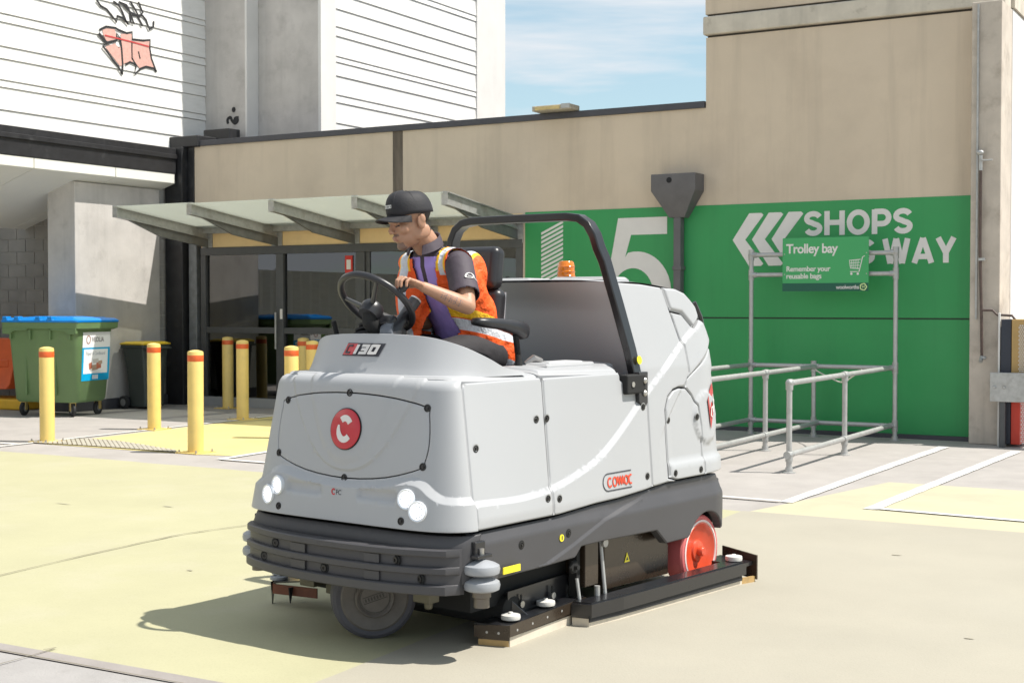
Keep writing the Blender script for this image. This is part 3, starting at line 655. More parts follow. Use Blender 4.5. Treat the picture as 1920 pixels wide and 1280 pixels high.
ribbon(smoothpath([(-.145+.042*math.cos(a), 1.075+.055*math.sin(a)) for a in [i*.785 for i in range(8)]], 3, True), .013, lambda u, v, h: sx(u, v, .003+h), .001, closed=True).build('sticker_emblem', mat('dark_red_print', (.25, .08, .06), .6), sp, smooth=False)
b = MB(); b.mi = 0
cb = [((-.04, .64), .13, .09), ((.06, .66), .10, .11), ((-.02, .74), .12, .07), ((.10, .72), .08, .06), ((-.11, .66), .06, .10)]
for i, ((y, z), w_, h_) in enumerate(cb):
    b.mi = i % 3; b.prism([sx(y, z, .0028+.0008*i), sx(y+w_, z+.012, .0028+.0008*i), sx(y+w_*.95, z+h_, .0028+.0008*i), sx(y-.01, z+h_*.85, .0028+.0008*i)], (.0005, 0, 0))
b.build('sticker_picture', [mat('card_brown', (.42, .30, .22), .7), mat('card_red', (.45, .14, .08), .7), mat('card_grey', (.55, .53, .5), .7)], sp, smooth=False)
b = MB()
for k in range(3): b.prism([sx(-.03+k*.045, .52, .003), sx(.005+k*.045, .52, .003), sx(.005+k*.045, .58, .003), sx(-.03+k*.045, .58, .003)], (.0008, 0, 0))
b.build('sticker_symbol', M_sw, sp, smooth=False)
# ---- wheelie bin, yellow lid
WB = empty('wheelie_bin', (-15.27, 15.42, 0), label='dark wheelie bin with a yellow lid between the big green bin and shop corner', cat='bin')
M_wb = mat('bin_dark', (.045, .055, .05), .55, var=.08, scale=5)
loft([rrect(.165, .20, .04, .04, cx=.03), rrect(.185, .23, .04, .5, cx=.02), rrect(.215, .27, .04, .92, cx=.0), rrect(.235, .29, .03, .925), rrect(.235, .29, .03, .965)]).build('body', M_wb, WB, ang=30)
loft([rrect(.245, .30, .03, .966, cx=0), rrect(.25, .305, .04, .985), rrect(.20, .24, .06, 1.01)]).build('lid', mat('lid_yellow', (.66, .45, .03), .4), WB, ang=30)
MB().tube([(-.235, -.22, .93), (-.30, -.2, .92), (-.30, .2, .92), (-.235, .22, .93)], .016).build('handle', M_wb, WB)
MB().box(.215, .29, -.26, .26, .90, .93).build('front_lip', M_wb, WB, bevel=.008)
for y in (-.27, .27):
    o = MB().lathe([(.03, -.028), (.085, -.028), (.1, -.02), (.1, .02), (.085, .028), (.03, .028)], (-.17, y, .1), (0, 1, 0)).build('wheel', M_rub, WB)
    MB().lathe([(.055, -.029), (.02, -.022), (.02, .022), (.055, .029)], (-.17, y, .1), (0, 1, 0)).build('hub', mat('hub_grey', (.2, .2, .2), .5), o)
# ---- road barrier
BR = empty('road_barrier', (-17.35, 14.42, 0), R(4), label='orange and yellow plastic road barrier half hidden behind the green bin', cat='barrier')
prof = [(-.28, 0), (-.28, .16), (-.2, .24), (-.12, .5), (-.1, .92), (.1, .92), (.12, .5), (.2, .24), (.28, .16), (.28, 0)]
b = MB(); b.prism([(-.9, y, z+.14) for y, z in prof if z > .1], (1.35, 0, 0)); b.box(-.95, .35, -.135, -.09, .62, .74); b.box(-.95, .35, -.15, -.1, .36, .46)
b.build('barrier_body', mat('barrier_orange', (.62, .10, .02), .5, var=.1, scale=4), BR, bevel=.02)
MB().box(-1.0, .85, -.34, .34, 0, .16).build('barrier_foot', mat('barrier_yellow', (.72, .42, .03), .5, var=.1, scale=4), BR, bevel=.03)
MB().lathe([(.04, 0), (.04, .01)], (.3, -.1, .68), (0, -1, 0)).build('filler_hole', M_rub, BR)

# ================================================================ TROLLEY BAY
TB = empty('trolley_bay', (-5, 14.2, 0), label='galvanised tube trolley bay with parallel rails in front of the green wall', cat='trolley bay')
def tb(mb, name, m=M_galvl, **k):
    o = mb.build(name, m, **k); o.parent = TB; o.matrix_parent_inverse = Matrix.Translation((5, -14.2, 0)); return o
r = .0265; yb = 16.0
def post(x, y, h):
    tb(MB().cyl((x, y, 0.0), (x, y, h), r, 16), 'post')
    tb(merge([MB().lathe([(.062, 0), (.062, .008), (.036, .012), (.034, .05), (.027, .05)], (x, y, 0))]), 'base_flange')
def rail(a, b_): tb(MB().tube([a, b_], r, 16), 'rail')
def fit(x, y, z, axs):
    m = MB().ell((x, y, z), (.038, .038, .038), nu=12, nv=8)
    for a in axs: m.cyl((x, y, z), (x+a[0]*.065, y+a[1]*.065, z+a[2]*.065), .0345, 14)
    for a in axs: m.ell((x+a[0]*.045+.03*abs(a[1]), y+a[1]*.045-.03*abs(a[0]), z+a[2]*.045), (.012, .012, .012), nu=8, nv=5)
    tb(m, 'tube_fitting', M_galv)
for x, ys, y0 in ((-4.17, (12.41, 14.18), 12.41), (-5.03, (12.45, 14.18), 12.45), (-5.88, (12.45, 14.18), 12.45)):
    for y in ys: post(x, y, .84)
    for z in (.835, .17):
        rail((x, y0, z), (x, yb if not (x == -5.03 and z > .5) else 15.9, z))
        for y in ys: fit(x, y, z, [(0, 1, 0), (0, 0, -1)] if (z > .5 and y == ys[0]) else [(0, -1, 0), (0, 1, 0), (0, 0, -1)])
for x, h in ((-4.12, 2.21), (-5.86, 2.21), (-5.08, .84)):
    post(x, yb, h)
for z in (.835, .17):
    rail((-5.86, yb, z), (-4.12, yb, z))
    for x in (-4.12, -5.86, -5.08): fit(x, yb, z, [(1, 0, 0) if x < -4.2 else (-1, 0, 0), (0, 0, 1), (0, 0, -1)])
for z in (2.16, 1.92):
    rail((-5.86, yb, z), (-4.12, yb, z))
    for x, s_ in ((-4.12, -1), (-5.86, 1)): fit(x, yb, z, [(s_, 0, 0), (0, 0, 1), (0, 0, -1)])
# bay sign
SG = empty('trolley_bay_sign', (-4.93, 15.94, 1.7), label='green trolley bay sign with white lettering hanging on the tube frame', cat='sign')
M_sg = mat('sign_green', (.045, .34, .11), .4, var=.02, scale=3)
MB().box(-.515, .515, -.012, 0, .02, .65).build('board', M_sg, SG, bevel=.003)
MB().box(-.5152, .5152, -.0135, -.0125, .02, .115).build('sign_strip', mat('sign_dark_green', (.0, .085, .05), .4), SG)
def sgt(s, x, z, size, off=.004, **k): return text('sign_text', s, M_offw, size, frame((x, -.0128-.002*(z < .1), z), (1, 0, 0), (0, 0, 1)), SG, ext=.001, off=off, **k)
sgt('Trolley bay', -.47, .47, .155, .0035, sx=.93, sp=.95); sgt('Remember your', -.47, .255, .088, .0016, sx=.95, sp=.96); sgt('reusable bags', -.47, .17, .088, .0016, sx=.95, sp=.96)
sgt('woolworths', .135, .045, .066, .0005, sx=.92, sp=.9)
cg = lambda u, v, h: (u, -.0128-h, v)
cart = [ribbon([(.47, .425), (.445, .415), (.405, .245), (.30, .245)], .010, cg, .0015), ribbon([(.42, .385), (.29, .375), (.305, .285), (.405, .28)], .010, cg, .0014)]
for k in range(1, 5): cart.append(ribbon([(.29+k*.026, .377), (.302+k*.021, .285)], .006, cg, .0012))
for k in range(1, 3): cart.append(ribbon([(.293, .375-k*.03), (.414, .383-k*.033)], .006, cg, .0013))
for x in (.315, .39): cart.append(MB().lathe([(.014, 0), (.014, .0015)], (x, -.0128, .22), (0, -1, 0), 12))
merge(cart).build('trolley_symbol', M_offw, SG, smooth=False)
em = [ribbon([(.455+.036*math.cos(a)*(1+.08*math.cos(5*a)), .068+.036*math.sin(a)*(1+.08*math.cos(5*a))) for a in [i*.2618 for i in range(24)]], .012, lambda u, v, h: (u, -.0138-h, v), .001, closed=True), ribbon([(.44, .085), (.447, .055), (.455, .078), (.463, .055), (.47, .085)], .008, lambda u, v, h: (u, -.0138-h, v), .0012)]
merge(em).build('sign_emblem', mat('emblem_lime', (.55, .68, .30), .5), SG, smooth=False)
for x in (-.49, .49):
    for z in (.22, .46): MB().lathe([(.008, 0), (.006, .004)], (x, -.012, z), (0, -1, 0), 10).build('screw', M_bolt, SG)
# rope with red tag
cp = [( -5.03+.0, 15.88, .86), (-4.99, 15.8, .80), (-4.75, 15.6, .72), (-4.5, 15.2, .70), (-4.3, 14.9, .78), (-4.17, 14.8, .86)]
rp = MB()
P_ = smoothpath([Vector(p) for p in cp], 8)
rp.tube(P_, .008, 8)
rp = rp.build('chain', mat('rope_white', (.6, .57, .5), .8), label='thin pale rope tied between the trolley bay rails', cat='rope')
# ================================================================ SCRUBBER
MC = empty('ride_on_scrubber', (-3.786, 5.287, 0), R(82.5), label='large light grey ride-on floor scrubber with dark skirt, black roll bar and red rear wheel', cat='floor scrubber')
M_body = mat('light_grey_plastic', (.385, .39, .40), .38, var=.012, scale=2, bump=.03, bscale=260, spec=.45)
M_skirt = mat('charcoal_plastic', (.058, .056, .060), .5, var=.06, scale=4, bump=.05, bscale=260)
M_core = mat('inner_black', (.012, .012, .012), .85)
M_blk = mat('gloss_black_metal', (.013, .013, .015), .3, var=.1, scale=9, coat=.3)
M_plb = mat('black_plate', (.045, .032, .022), .28, metal=.25, var=.15, scale=6, coat=.2)
M_vinyl = mat('black_vinyl', (.020, .020, .023), .36, var=.1, scale=9, bump=.04, bscale=160)
def dens(P, st):
    o = []; k = len(P)
    for i in range(k):
        a = P[i]; b = P[(i+1) % k]; d = math.hypot(b[0]-a[0], b[1]-a[1]); n = max(1, int(math.ceil(d/st)))
        for j in range(n): o.append((a[0]+(b[0]-a[0])*j/n, a[1]+(b[1]-a[1])*j/n))
    return o
def seg_dist(pts, poly, closed=True):
    "distance of each pt (n,2) to a polyline"
    P = np.array(poly); A = P if closed else P[:-1]; Bq = np.roll(P, -1, 0) if closed else P[1:]
    d = Bq-A; L2 = (d**2).sum(1)+1e-12
    t = ((pts[:, None]-A[None])*d[None]).sum(2)/L2; t = np.clip(t, 0, 1)
    q = A[None]+d[None]*t[..., None]; dd = np.sqrt(((pts[:, None]-q)**2).sum(2)); return dd.min(1)
def inpoly(pts, poly):
    P = np.array(poly); x, y = pts[:, 0], pts[:, 1]; c = np.zeros(len(pts), bool); j = len(P)-1
    for i in range(len(P)):
        yi, yj = P[i, 1], P[j, 1]
        cond = ((yi > y) != (yj > y))
        with np.errstate(divide='ignore', invalid='ignore'): xx = (P[j, 0]-P[i, 0])*(y-yi)/(yj-yi)+P[i, 0]
        c ^= cond & (x < xx); j = i
    return c
def panel(name, outline, F, h=None, res=.03, er=.012, depth=.03, holes=(), m=None, parent=None, flip=False, su=1.0, lines=(), **kw):
    """curved shell panel: outline in (u,v), F(u,v)->3D, h(u,v) displacement along the outward normal, rounded rim and returned edge"""
    loops = [dens(outline, res*.6)]+[dens(hh, res*.5) for hh in holes]
    loops = [np.array(l) for l in loops]
    def area(l): return .5*np.sum(l[:, 0]*np.roll(l[:, 1], -1)-np.roll(l[:, 0], -1)*l[:, 1])
    if area(loops[0]) < 0: loops[0] = loops[0][::-1]
    for i in range(1, len(loops)):
        if area(loops[i]) > 0: loops[i] = loops[i][::-1]
    lo_, hi = loops[0].min(0), loops[0].max(0)
    g = np.array([(x+(res*.5 if j % 2 else 0), y) for j, y in enumerate(np.arange(lo_[1]+res*.4, hi[1], res*.87)) for x in np.arange(lo_[0]+res*.3, hi[0], res)])
    rings = []
    for l in loops:
        t = np.roll(l, -1, 0)-np.roll(l, 1, 0); t /= (np.linalg.norm(t, axis=1)[:, None]+1e-9); nn = np.stack([-t[:, 1], t[:, 0]], 1)
        for k, fct in ((1, .3), (2, 1.0)): rings.append((l+nn*er*fct, er*fct))
    def bd(p): return np.min([seg_dist(p, l) for l in loops], 0)
    def inside(p):
        c = inpoly(p, loops[0])
        for l in loops[1:]: c &= ~inpoly(p, l)
        return c
    pts = [l for l in loops]
    for rg, d0 in rings:
        k = inside(rg) & (bd(rg) > d0*.93); pts.append(rg[k])
    for ln in lines:
        q = np.array([(a.x, a.y) for a in map(Vector, ln)]); dq = []
        for i in range(len(q)-1):
            n_ = max(1, int(np.linalg.norm(q[i+1]-q[i])/(res*.7))); dq += [q[i]+(q[i+1]-q[i])*j/n_ for j in range(n_)]
        dq = np.array(dq); dq = dq[inside(dq)]
        if not len(dq): continue
        dq = dq[bd(dq) > er*1.1]
        if not len(dq): continue
        pts.append(dq)
        if len(g): g = g[np.min(np.linalg.norm(g[:, None]-dq[None], axis=2), 1) > res*.42]
    if len(g):
        k = inside(g) & (bd(g) > er*1.35+res*.15); pts.append(g[k])
    allp = np.concatenate(pts); edges = []; o = 0
    for l in loops:
        n = len(l); edges += [(o+i, o+(i+1) % n) for i in range(n)]; o += n
    rv, re, rf, ov, oe, of = geometry.delaunay_2d_cdt([Vector((float(a), float(b))) for a, b in allp], edges, [], 0, 1e-6)
    V2 = np.array([(v.x, v.y) for v in rv]); T = np.array([tuple(f) for f in rf])
    cen = V2[T].mean(1); T = T[inside(cen)]
    if h is not None: hh = h(V2[:, 0], V2[:, 1])
    else: hh = np.zeros(len(V2))
    d = bd(V2); e = np.clip(d, 0, er); rnd = er-np.sqrt(np.maximum(er*er-(er-e)**2, 0))
    # normals
    eps = 1e-3; P0 = np.array([F(a, b) for a, b in V2]); Pu = np.array([F(a+eps, b) for a, b in V2])-P0; Pv = np.array([F(a, b+eps) for a, b in V2])-P0
    Nn = np.cross(Pu, Pv); Nn /= np.linalg.norm(Nn, axis=1)[:, None]+1e-12
    if flip: Nn = -Nn; T = T[:, ::-1]
    P3 = P0+Nn*(hh-rnd*su)[:, None]
    # returned edge
    cnt = {}
    for t in T:
        for a, b in ((t[0], t[1]), (t[1], t[2]), (t[2], t[0])): cnt[(a, b)] = 1
    be = [(a, b) for a, b in cnt if (b, a) not in cnt]
    bv = sorted({a for e_ in be for a in e_}); idx = {v: len(P3)+i for i, v in enumerate(bv)}
    low = P0[bv]+Nn[bv]*(hh[bv]-depth)[:, None]
    vs = [tuple(p) for p in P3]+[tuple(p) for p in low]
    fs = [tuple(int(i) for i in t) for t in T]+[(int(b), int(a), idx[a], idx[b]) for a, b in be]
    me = bpy.data.meshes.new(name); me.from_pydata(vs, [], fs); me.materials.append(m or M_body); me.update()
    nT_ = len(T); nv = len(P3)
    def surf(a, b):
        q = np.array([F(x, y) for x, y in zip(a, b)]); hh_ = h(a, b) if h is not None else 0*a
        dq = bd(np.stack([a, b], 1)); e_ = np.clip(dq, 0, er); r_ = er-np.sqrt(np.maximum(er*er-(er-e_)**2, 0)); return q+Nn*(hh_-np.minimum(r_, er*.8)*su)[:, None]
    ee = .0018; U_, V_ = V2[:, 0], V2[:, 1]; du = surf(U_+ee, V_)-surf(U_-ee, V_); dv = surf(U_, V_+ee)-surf(U_, V_-ee)
    an = np.cross(du, dv); an /= np.linalg.norm(an, axis=1)[:, None]+1e-12
    if flip: an = -an
    dt = (an*Nn).sum(1); an[dt < .05] = Nn[dt < .05]
    ln_ = []
    for pi, pl in enumerate(me.polygons):
        if pi < nT_: ln_ += [tuple(an[i]) for i in pl.vertices]
        else: ln_ += [tuple(pl.normal)]*len(pl.vertices)
    me.polygons.foreach_set('use_smooth', [True]*len(me.polygons)); me.normals_split_custom_set(ln_)
    ob = bpy.data.objects.new(name, me); COL.objects.link(ob); ob.parent = parent or MC; tag(ob, **kw); return ob
def lin(x, a, b): return np.clip((x-a)/(b-a), 0, 1)
def offs(P, d):
    o = []
    for i in range(len(P)):
        a = Vector(P[max(i-1, 0)]); b = Vector(P[min(i+1, len(P)-1)]); t = (b-a).normalized(); q = Vector(P[i])+Vector((-t.y, t.x))*d; o.append((q.x, q.y))
    return o
def sst(x, a, b): t = np.clip((x-a)/(b-a), 0, 1); return t*t*(3-2*t)
def above(u, v, curve):
    "signed distance above (+) an x-monotone curve"
    cx = np.array([p[0] for p in curve]); cy = np.array([p[1] for p in curve]); y = np.interp(u, cx, cy)
    sl = np.interp(u, (cx[1:]+cx[:-1])/2, np.diff(cy)/np.diff(cx)); return (v-y)/np.sqrt(1+sl*sl)
def Ys(s, z):
    q = min(1, max(0, (s+.05)/1.15)); q = q*q*(3-2*q); k = .168*(1-q)+.076*q
    y = .664 if z < .62 else (.664-(z-.62)*k if z < 1.22 else .6184-(z-1.22)*.19)
    if s > 1.95: y -= ((s-1.95)/.22)**2*.05
    return y
def yt(s, m=.014): return Ys(s, 1.205)-m
SW = [(p.x, p.y) for p in smoothpath([Vector(p) for p in [(-.3, .69), (.0, .682), (.25, .675), (.45, .688), (.60, .712), (.75, .75), (.90, .80), (1.09, .905), (1.36, 1.085), (1.55, 1.20), (1.74, 1.315), (1.88, 1.39), (2.05, 1.46), (2.3, 1.5)]], 6)]
C2 = [(p.x, p.y) for p in smoothpath([Vector(q) for q in [(1.42, .80), (1.52, .90), (1.62, 1.0), (1.80, 1.155), (2.13, 1.33), (2.4, 1.5)]], 4)]
BO = [(1.99+.135*math.cos(a), .935+.125*math.sin(a)) for a in [R(100+i*12) for i in range(15)]]; BI = [(1.99+.155*math.cos(a), .935+.147*math.sin(a)) for a in [R(100+i*12) for i in range(15)]]
SL = [offs(SW, d) for d in (.017, .012, -.012, -.017)]+[offs(C2, .010), offs(C2, .006), offs(C2, -.006), offs(C2, -.010), BO, BI, [(1.5, .70), (2.2, .70)], [(1.5, .73), (2.2, .73)]]
def hside(u, v):
    d = above(u, v, SW); h = .018*(1-lin(d, -.0145, .0145))
    h += -.010*lin(-above(u, v, C2), -.008, .008)*lin(u, 1.46, 1.60)
    dd = np.sqrt(((u-1.99)/.155)**2+((v-.935)/.147)**2); h += .012*(1-lin(dd, .86, 1.0))
    h += .016*(1-lin(v, .70, .73))*lin(u, 1.53, 1.57)
    return h
def SF(sd): return lambda s, z: (s, -sd*Ys(s, z), z)
def mirror_panel(name, outline, **kw):
    a = panel(name, outline, SF(1), flip=False, **kw)
    b = panel(name, outline, SF(-1), flip=True, **kw); return a, b
# black core added inside the shell to block light and darken panel gaps
mb = MB()
core = [(-.05, .36), (2.05, .52), (2.08, 1.1), (2.05, 1.20), (1.5, 1.20), (1.36, 1.17), (.6, 1.17), (-.07, 1.17)]
mb.prism([(s, -.53, z) for s, z in core if z < 1.3], (0, 1.06, 0)); mb.box(.0, 2.0, -.60, .60, .50, .60)
mb.prism([(s, -.50, z) for s, z in [(1.50, 1.1), (2.05, 1.1), (2.07, 1.38), (1.7, 1.6), (1.50, 1.6)]], (0, 1.0, 0))
mb.box(.1, 1.6, -.5, .5, .16, .42); mb.box(1.6, 2.1, -.40, .40, .12, .5)
mb.build('light_blocking_core', M_core, MC, smooth=False)
# side doors
fp_, bp_ = mirror_panel('front_door', [(-.036, 1.19), (-.073, .572), (.492, .572), (.492, .70), (.500, .73), (.520, 1.20), (.512, 1.212), (-.02, 1.208)], h=hside, res=.024, er=.010, lines=SL)
rd, rd2 = mirror_panel('rear_door', [(.530, 1.21), (.510, .74), (.500, .70), (.500, .572), (.55, .572), (.85, .588), (1.06, .592), (1.30, .606), (1.364, .612), (1.364, 1.075), (1.30, 1.095), (1.25, 1.16), (1.155, 1.17), (1.15, 1.212)], h=hside, res=.024, er=.010, lines=SL)
hatch = [(1.548, .645), (1.553, 1.0), (1.585, 1.06), (1.64, 1.095), (1.70, 1.106), (1.78, 1.10), (1.837, 1.06), (1.885, 1.0), (1.905, .9), (1.91, .628), (1.62, .628)]
mirror_panel('tank_side', [(1.373, .614), (1.55, .622), (1.61, .622), (1.538, .64), (1.54, 1.003), (1.575, 1.068), (1.635, 1.103), (1.70, 1.115), (1.782, 1.112), (1.785, 1.145), (1.813, 1.18), (1.805, 1.33), (1.735, 1.52), (1.69, 1.648), (1.5, 1.664), (1.21, 1.672), (1.23, 1.55), (1.28, 1.36), (1.345, 1.20), (1.373, 1.10)], h=hside, res=.026, er=.011, lines=SL)
mirror_panel('hatch', hatch, h=hside, res=.022, er=.008, lines=SL)
mirror_panel('recovery_tank_lid', [(1.70, 1.65), (1.745, 1.527), (1.86, 1.512), (1.96, 1.432), (2.055, 1.485), (2.03, 1.545), (1.92, 1.622), (1.83, 1.645)], res=.026, er=.02, h=lambda u, v: .006+0*u)
mirror_panel('rear_side', [(1.748, 1.514), (1.852, 1.50), (1.955, 1.42), (2.06, 1.472), (2.165, 1.35), (2.165, 1.32), (1.792, 1.153), (1.82, 1.18), (1.812, 1.33)], h=hside, res=.024, er=.008, lines=SL)
mirror_panel('rear_corner', [(1.79, 1.146), (2.165, 1.312), (2.16, 1.2), (2.125, 1.17), (2.145, 1.10), (2.175, .98), (2.17, .86), (2.15, .77), (2.195, .70), (2.19, .63), (1.918, .628), (1.912, .9), (1.893, 1.003), (1.843, 1.068), (1.787, 1.11)], h=hside, res=.022, er=.008, lines=SL)
# front cover
def Wf(z): return .667-(min(z, 1.2)-.56)*.162
def Ff(u, v):
    z = v; k = (min(v, 1.19)-.56)/.63; xc = -.226+.090*k; D = .150-.055*k
    t = math.sin(max(-1, min(1, u))*math.pi/2); x = xc+D*(1-max(0, 1-abs(t)**5)**.42); ins = 0
    if v > 1.175:
        a = min((v-1.175)/.045, math.pi/2); r_ = .045; x += r_*(1-math.cos(a)); z = 1.175+r_*math.sin(a); ins = r_*(1-math.cos(a))*.5
    return (x, (Wf(z)-ins)*t, z)
def uy(y, z): return math.asin(max(-1, min(1, y/Wf(z))))/(math.pi/2)
UY = lambda pts: [(uy(y, z), z) for y, z in pts]
def yf_(u, v): return np.sin(np.clip(u, -1, 1)*np.pi/2)*(.667-(np.minimum(v, 1.2)-.56)*.162)
BR_ = [(-.7, .695), (-.58, .70), (-.52, .725), (-.46, .765), (-.38, .772), (-.2, .745), (0, .735), (.2, .745), (.38, .772), (.46, .765), (.52, .725), (.58, .70), (.7, .695)]
BR_ = [(p.x, p.y) for p in smoothpath([Vector(p) for p in BR_], 5)]
def hfront(u, v):
    y = yf_(u, v); h = .026*(1-lin(above(y, v, BR_), -.012, .022))
    for c, w_, a in ((.80, .40, .010), (.838, .28, .007)):
        par = c+.40*(np.abs(y)/w_)**2.3; sl = .40*2.3*np.abs(y)**1.3/w_**2.3; d = (v-par)/np.sqrt(1+sl*sl)
        h += a*lin(d, -.006, .006)
    # long pockets beside the lamps
    q = np.maximum(np.abs(np.abs(y)-.23)-.10, 0)**2+np.maximum(np.abs(v-.705)-.008, 0)**2
    h -= .014*(1-lin(np.sqrt(q), .008, .017))
    return h
def parl(c, w_, d):
    o = []
    for y in np.linspace(-.42, .42, 41):
        z = c+.40*(abs(y)/w_)**2.3
        if z < 1.19: o.append((y, z))
    return offs(o, d)
def stad(sg, r_): return [(sg*(.23+.10*s_)+r_*math.cos(a), .705+.008*math.copysign(1, math.sin(a+.001))+r_*math.sin(a)) for s_, a in [(1, R(d)) for d in range(-90, 91, 30)]+[(-1, R(d)) for d in range(90, 271, 30)]+[(1, R(270))]] if sg > 0 else [(-y, z) for y, z in stad(1, r_)]
FL_ = [[(uy(y, z), z) for y, z in l] for l in [offs(BR_, .025), offs(BR_, .019), offs(BR_, -.009), offs(BR_, -.015), parl(.80, .40, .008), parl(.80, .40, .004), parl(.80, .40, -.004), parl(.80, .40, -.008), parl(.838, .28, .006), parl(.838, .28, -.006)]+[stad(sg, r_) for sg in (1, -1) for r_ in (.007, .0175)]]
plate = [(-.44, 1.105), (-.25, 1.138), (0, 1.150), (.25, 1.138), (.44, 1.105), (.462, 1.07), (.475, .95), (.462, .865), (.44, .835), (.25, .785), (0, .765), (-.25, .785), (-.44, .835), (-.462, .865), (-.475, .95), (-.462, 1.07)]
pl_s = [(p.x, p.y) for p in smoothpath([Vector(p) for p in plate], 3, True)]
grow = lambda P, g: [(y*(1+g/.47), .95+(z-.95)*(1+g/.19)) for y, z in P]
sidesu = [(-1, .57), (-1, 1.19)]
outl = [(a, .57) for a in np.linspace(-1, 1, 30)]+[(1, .8), (1, 1.0), (1, 1.18), (.985, 1.23)]+[(a, 1.246) for a in np.linspace(.97, -.97, 24)]+[(-.985, 1.23), (-1, 1.18), (-1, 1.0), (-1, .8)]
fc = panel('front_cover', outl, Ff, h=hfront, res=.022, er=.004, lines=FL_, holes=[UY(grow(pl_s, .0028))], flip=True)
ap = panel('access_plate', UY(grow(pl_s, -.0028)), Ff, h=hfront, res=.028, er=.003, flip=True, lines=FL_)
def fpt(y, z, off=0):
    u = uy(y, z); p = Vector(Ff(u, z)); e = 1e-3; n = (Vector(Ff(u+e, z))-p).cross(Vector(Ff(u, z+e))-p).normalized()
    if n.x > 0: n = -n
    hv = float(hfront(np.array([u]), np.array([z]))[0]); return p+n*(hv+off), n
# finer panel variant of brow lamps
def screw(name, p, n, r=.012, parent=MC, cup=True):
    mb = MB(); mb.lathe([(r*1.35, -.004), (r*1.35, .0015), (r*1.1, .002), (r*1.0, -.001), (r*.55, -.001), (r*.5, .0045), (0, .005)], p, n, 14)
    return mb.build(name, mat('dark_screw', (.035, .033, .032), .4, metal=.4), parent)
for y, z in ((.425, 1.10), (.0, 1.15), (-.45, 1.10), (-.455, .845), (.0, .766), (.455, .85)):
    p, n = fpt(y, z, .001); screw('screw', p, n, .013, ap)
for y in (-.385, .385):
    p, n = fpt(y, .605, .001); screw('screw', p, n, .013, fc)
# headlights
M_led = mat('led_white', (.95, .97, 1.0), .3, emit=.75, var=0); M_ring = mat('lamp_ring', (.75, .77, .80), .25, metal=.3)
for y, z in ((.405, .700), (.468, .652), (-.405, .700), (-.468, .652)):
    p, n = fpt(y, z); n = Vector((-1, -.35*(1 if y < 0 else -1)*.6, .04)).normalized()
    hl = MB().lathe([(.047, -.03), (.047, .006), (.043, .010), (.038, .007), (.036, .0)], p, n, 28, ring=True).build('headlight', M_ring, fc)
    MB().lathe([(0, .001), (.036, .001), (.036, .004), (.030, .0085), (.018, .010), (0, .010)], p, n, 28).build('lens', M_led, hl)
    b = MB(); q = n.to_track_quat('Z', 'Y')
    for k in range(12):
        a = k*.5236; c = p+q @ Vector((.026*math.cos(a), .026*math.sin(a), .009)); b.lathe([(.0035, 0), (.003, .0015)], c, n, 6)
    b.build('led_dot', mat('led_grey', (.45, .5, .55), .3), hl)
# round badge
p, n = fpt(0, .985, .0); p2_, _ = fpt(0, 1.06, 0); p3_, _ = fpt(0, .91, 0); p = (p2_+p3_)/2; tt = (p2_-p3_).normalized(); n = Vector((-tt.z, 0, tt.x)).normalized(); p = p+n*.004
bd_ = MB().lathe([(.092, -.01), (.092, .004), (.086, .007), (0, .007)], p, n, 48).build('badge', mat('badge_red', (.48, .008, .02), .35, coat=.5, var=.02), ap)
MB().lathe([(.096, -.012), (.096, .001)], p, n, 48).build('badge_rim', M_core, bd_)
bf = frame(p+n*.0075, (0, -1, 0), tuple(tt)); BFf = lambda u, v, h: bf @ Vector((u, v, h))
s1 = arcp(0.0, 0.0, .038, .049, 35, 128, 10); s2 = arcp(0.0, .0, .038, .049, 160, 318, 14)
merge([ribbon(s1, .029, BFf, .002), ribbon(s2, [.010, .014, .019, .022, .026, .028]+[.029]*9, BFf, .002)]).build('badge_letter', M_offw, bd_, smooth=False)
# small front emblem
p, n = fpt(.01, .70, .0015); ff = frame(p, (0, -1, 0), (0, 0, 1)) @ Matrix.Scale(.66, 4)
e1 = text('front_lettering', 'FC', mat('print_dark', (.04, .04, .05), .5), .05, ff @ Matrix.Translation((-.012, -.018, .001)), fc, ext=.0004, sx=.9)
ribbon(arcp(-.034, .0, .016, .019, 40, 320, 10), .010, lambda u, v, h: ff @ Vector((u, v, h)), .0012).build('front_lettering', mat('badge_red', (.48, .008, .02)), fc, smooth=False)
MB().prism([ff @ Vector(q) for q in ((-.045, -.03, 0), (.05, -.03, 0), (.05, -.024, 0), (-.045, -.024, 0))], ff.to_3x3() @ Vector((0, 0, .001))).build('front_lettering', mat('print_dark', (.04, .04, .05)), fc, smooth=False)
# top deck (plan sheet) with seam, opening for the driver
def deckz(x, y): return 1.222-.0*x
def DF(x, y):
    e = max(0, (abs(y)-yt(x)+.10)/.12); return (x, y, 1.236-.022*e*e)
fr = [(-.136+.095*(1-max(0, 1-abs(t)**5)**.42)+.040, .535*t) for t in [math.sin(a) for a in np.linspace(-1.5, 1.5, 25)]]
panel('front_deck', fr+[(.10, yt(.1)), (.30, yt(.3)), (.51, yt(.5)), (.51, .44), (.1, .42), (.05, .0), (.1, -.42), (.51, -.44), (.51, -yt(.5)), (.3, -yt(.3)), (.1, -yt(.1))], DF, res=.03, er=.012, flip=False, depth=.04)
def hdk(x, y):
    q = np.maximum(np.abs(x-.86)-.22, 0)**2+np.maximum(np.abs(np.abs(y)-.52)-.02, 0)**2
    return 0*x
rdk = [(.52, -yt(.52)), (.8, -yt(.8)), (1.15, -yt(1.15, .01)), (1.16, -.52), (1.28, -.50), (1.26, -.20), (.95, -.24), (.60, -.30), (.52, -.34)]
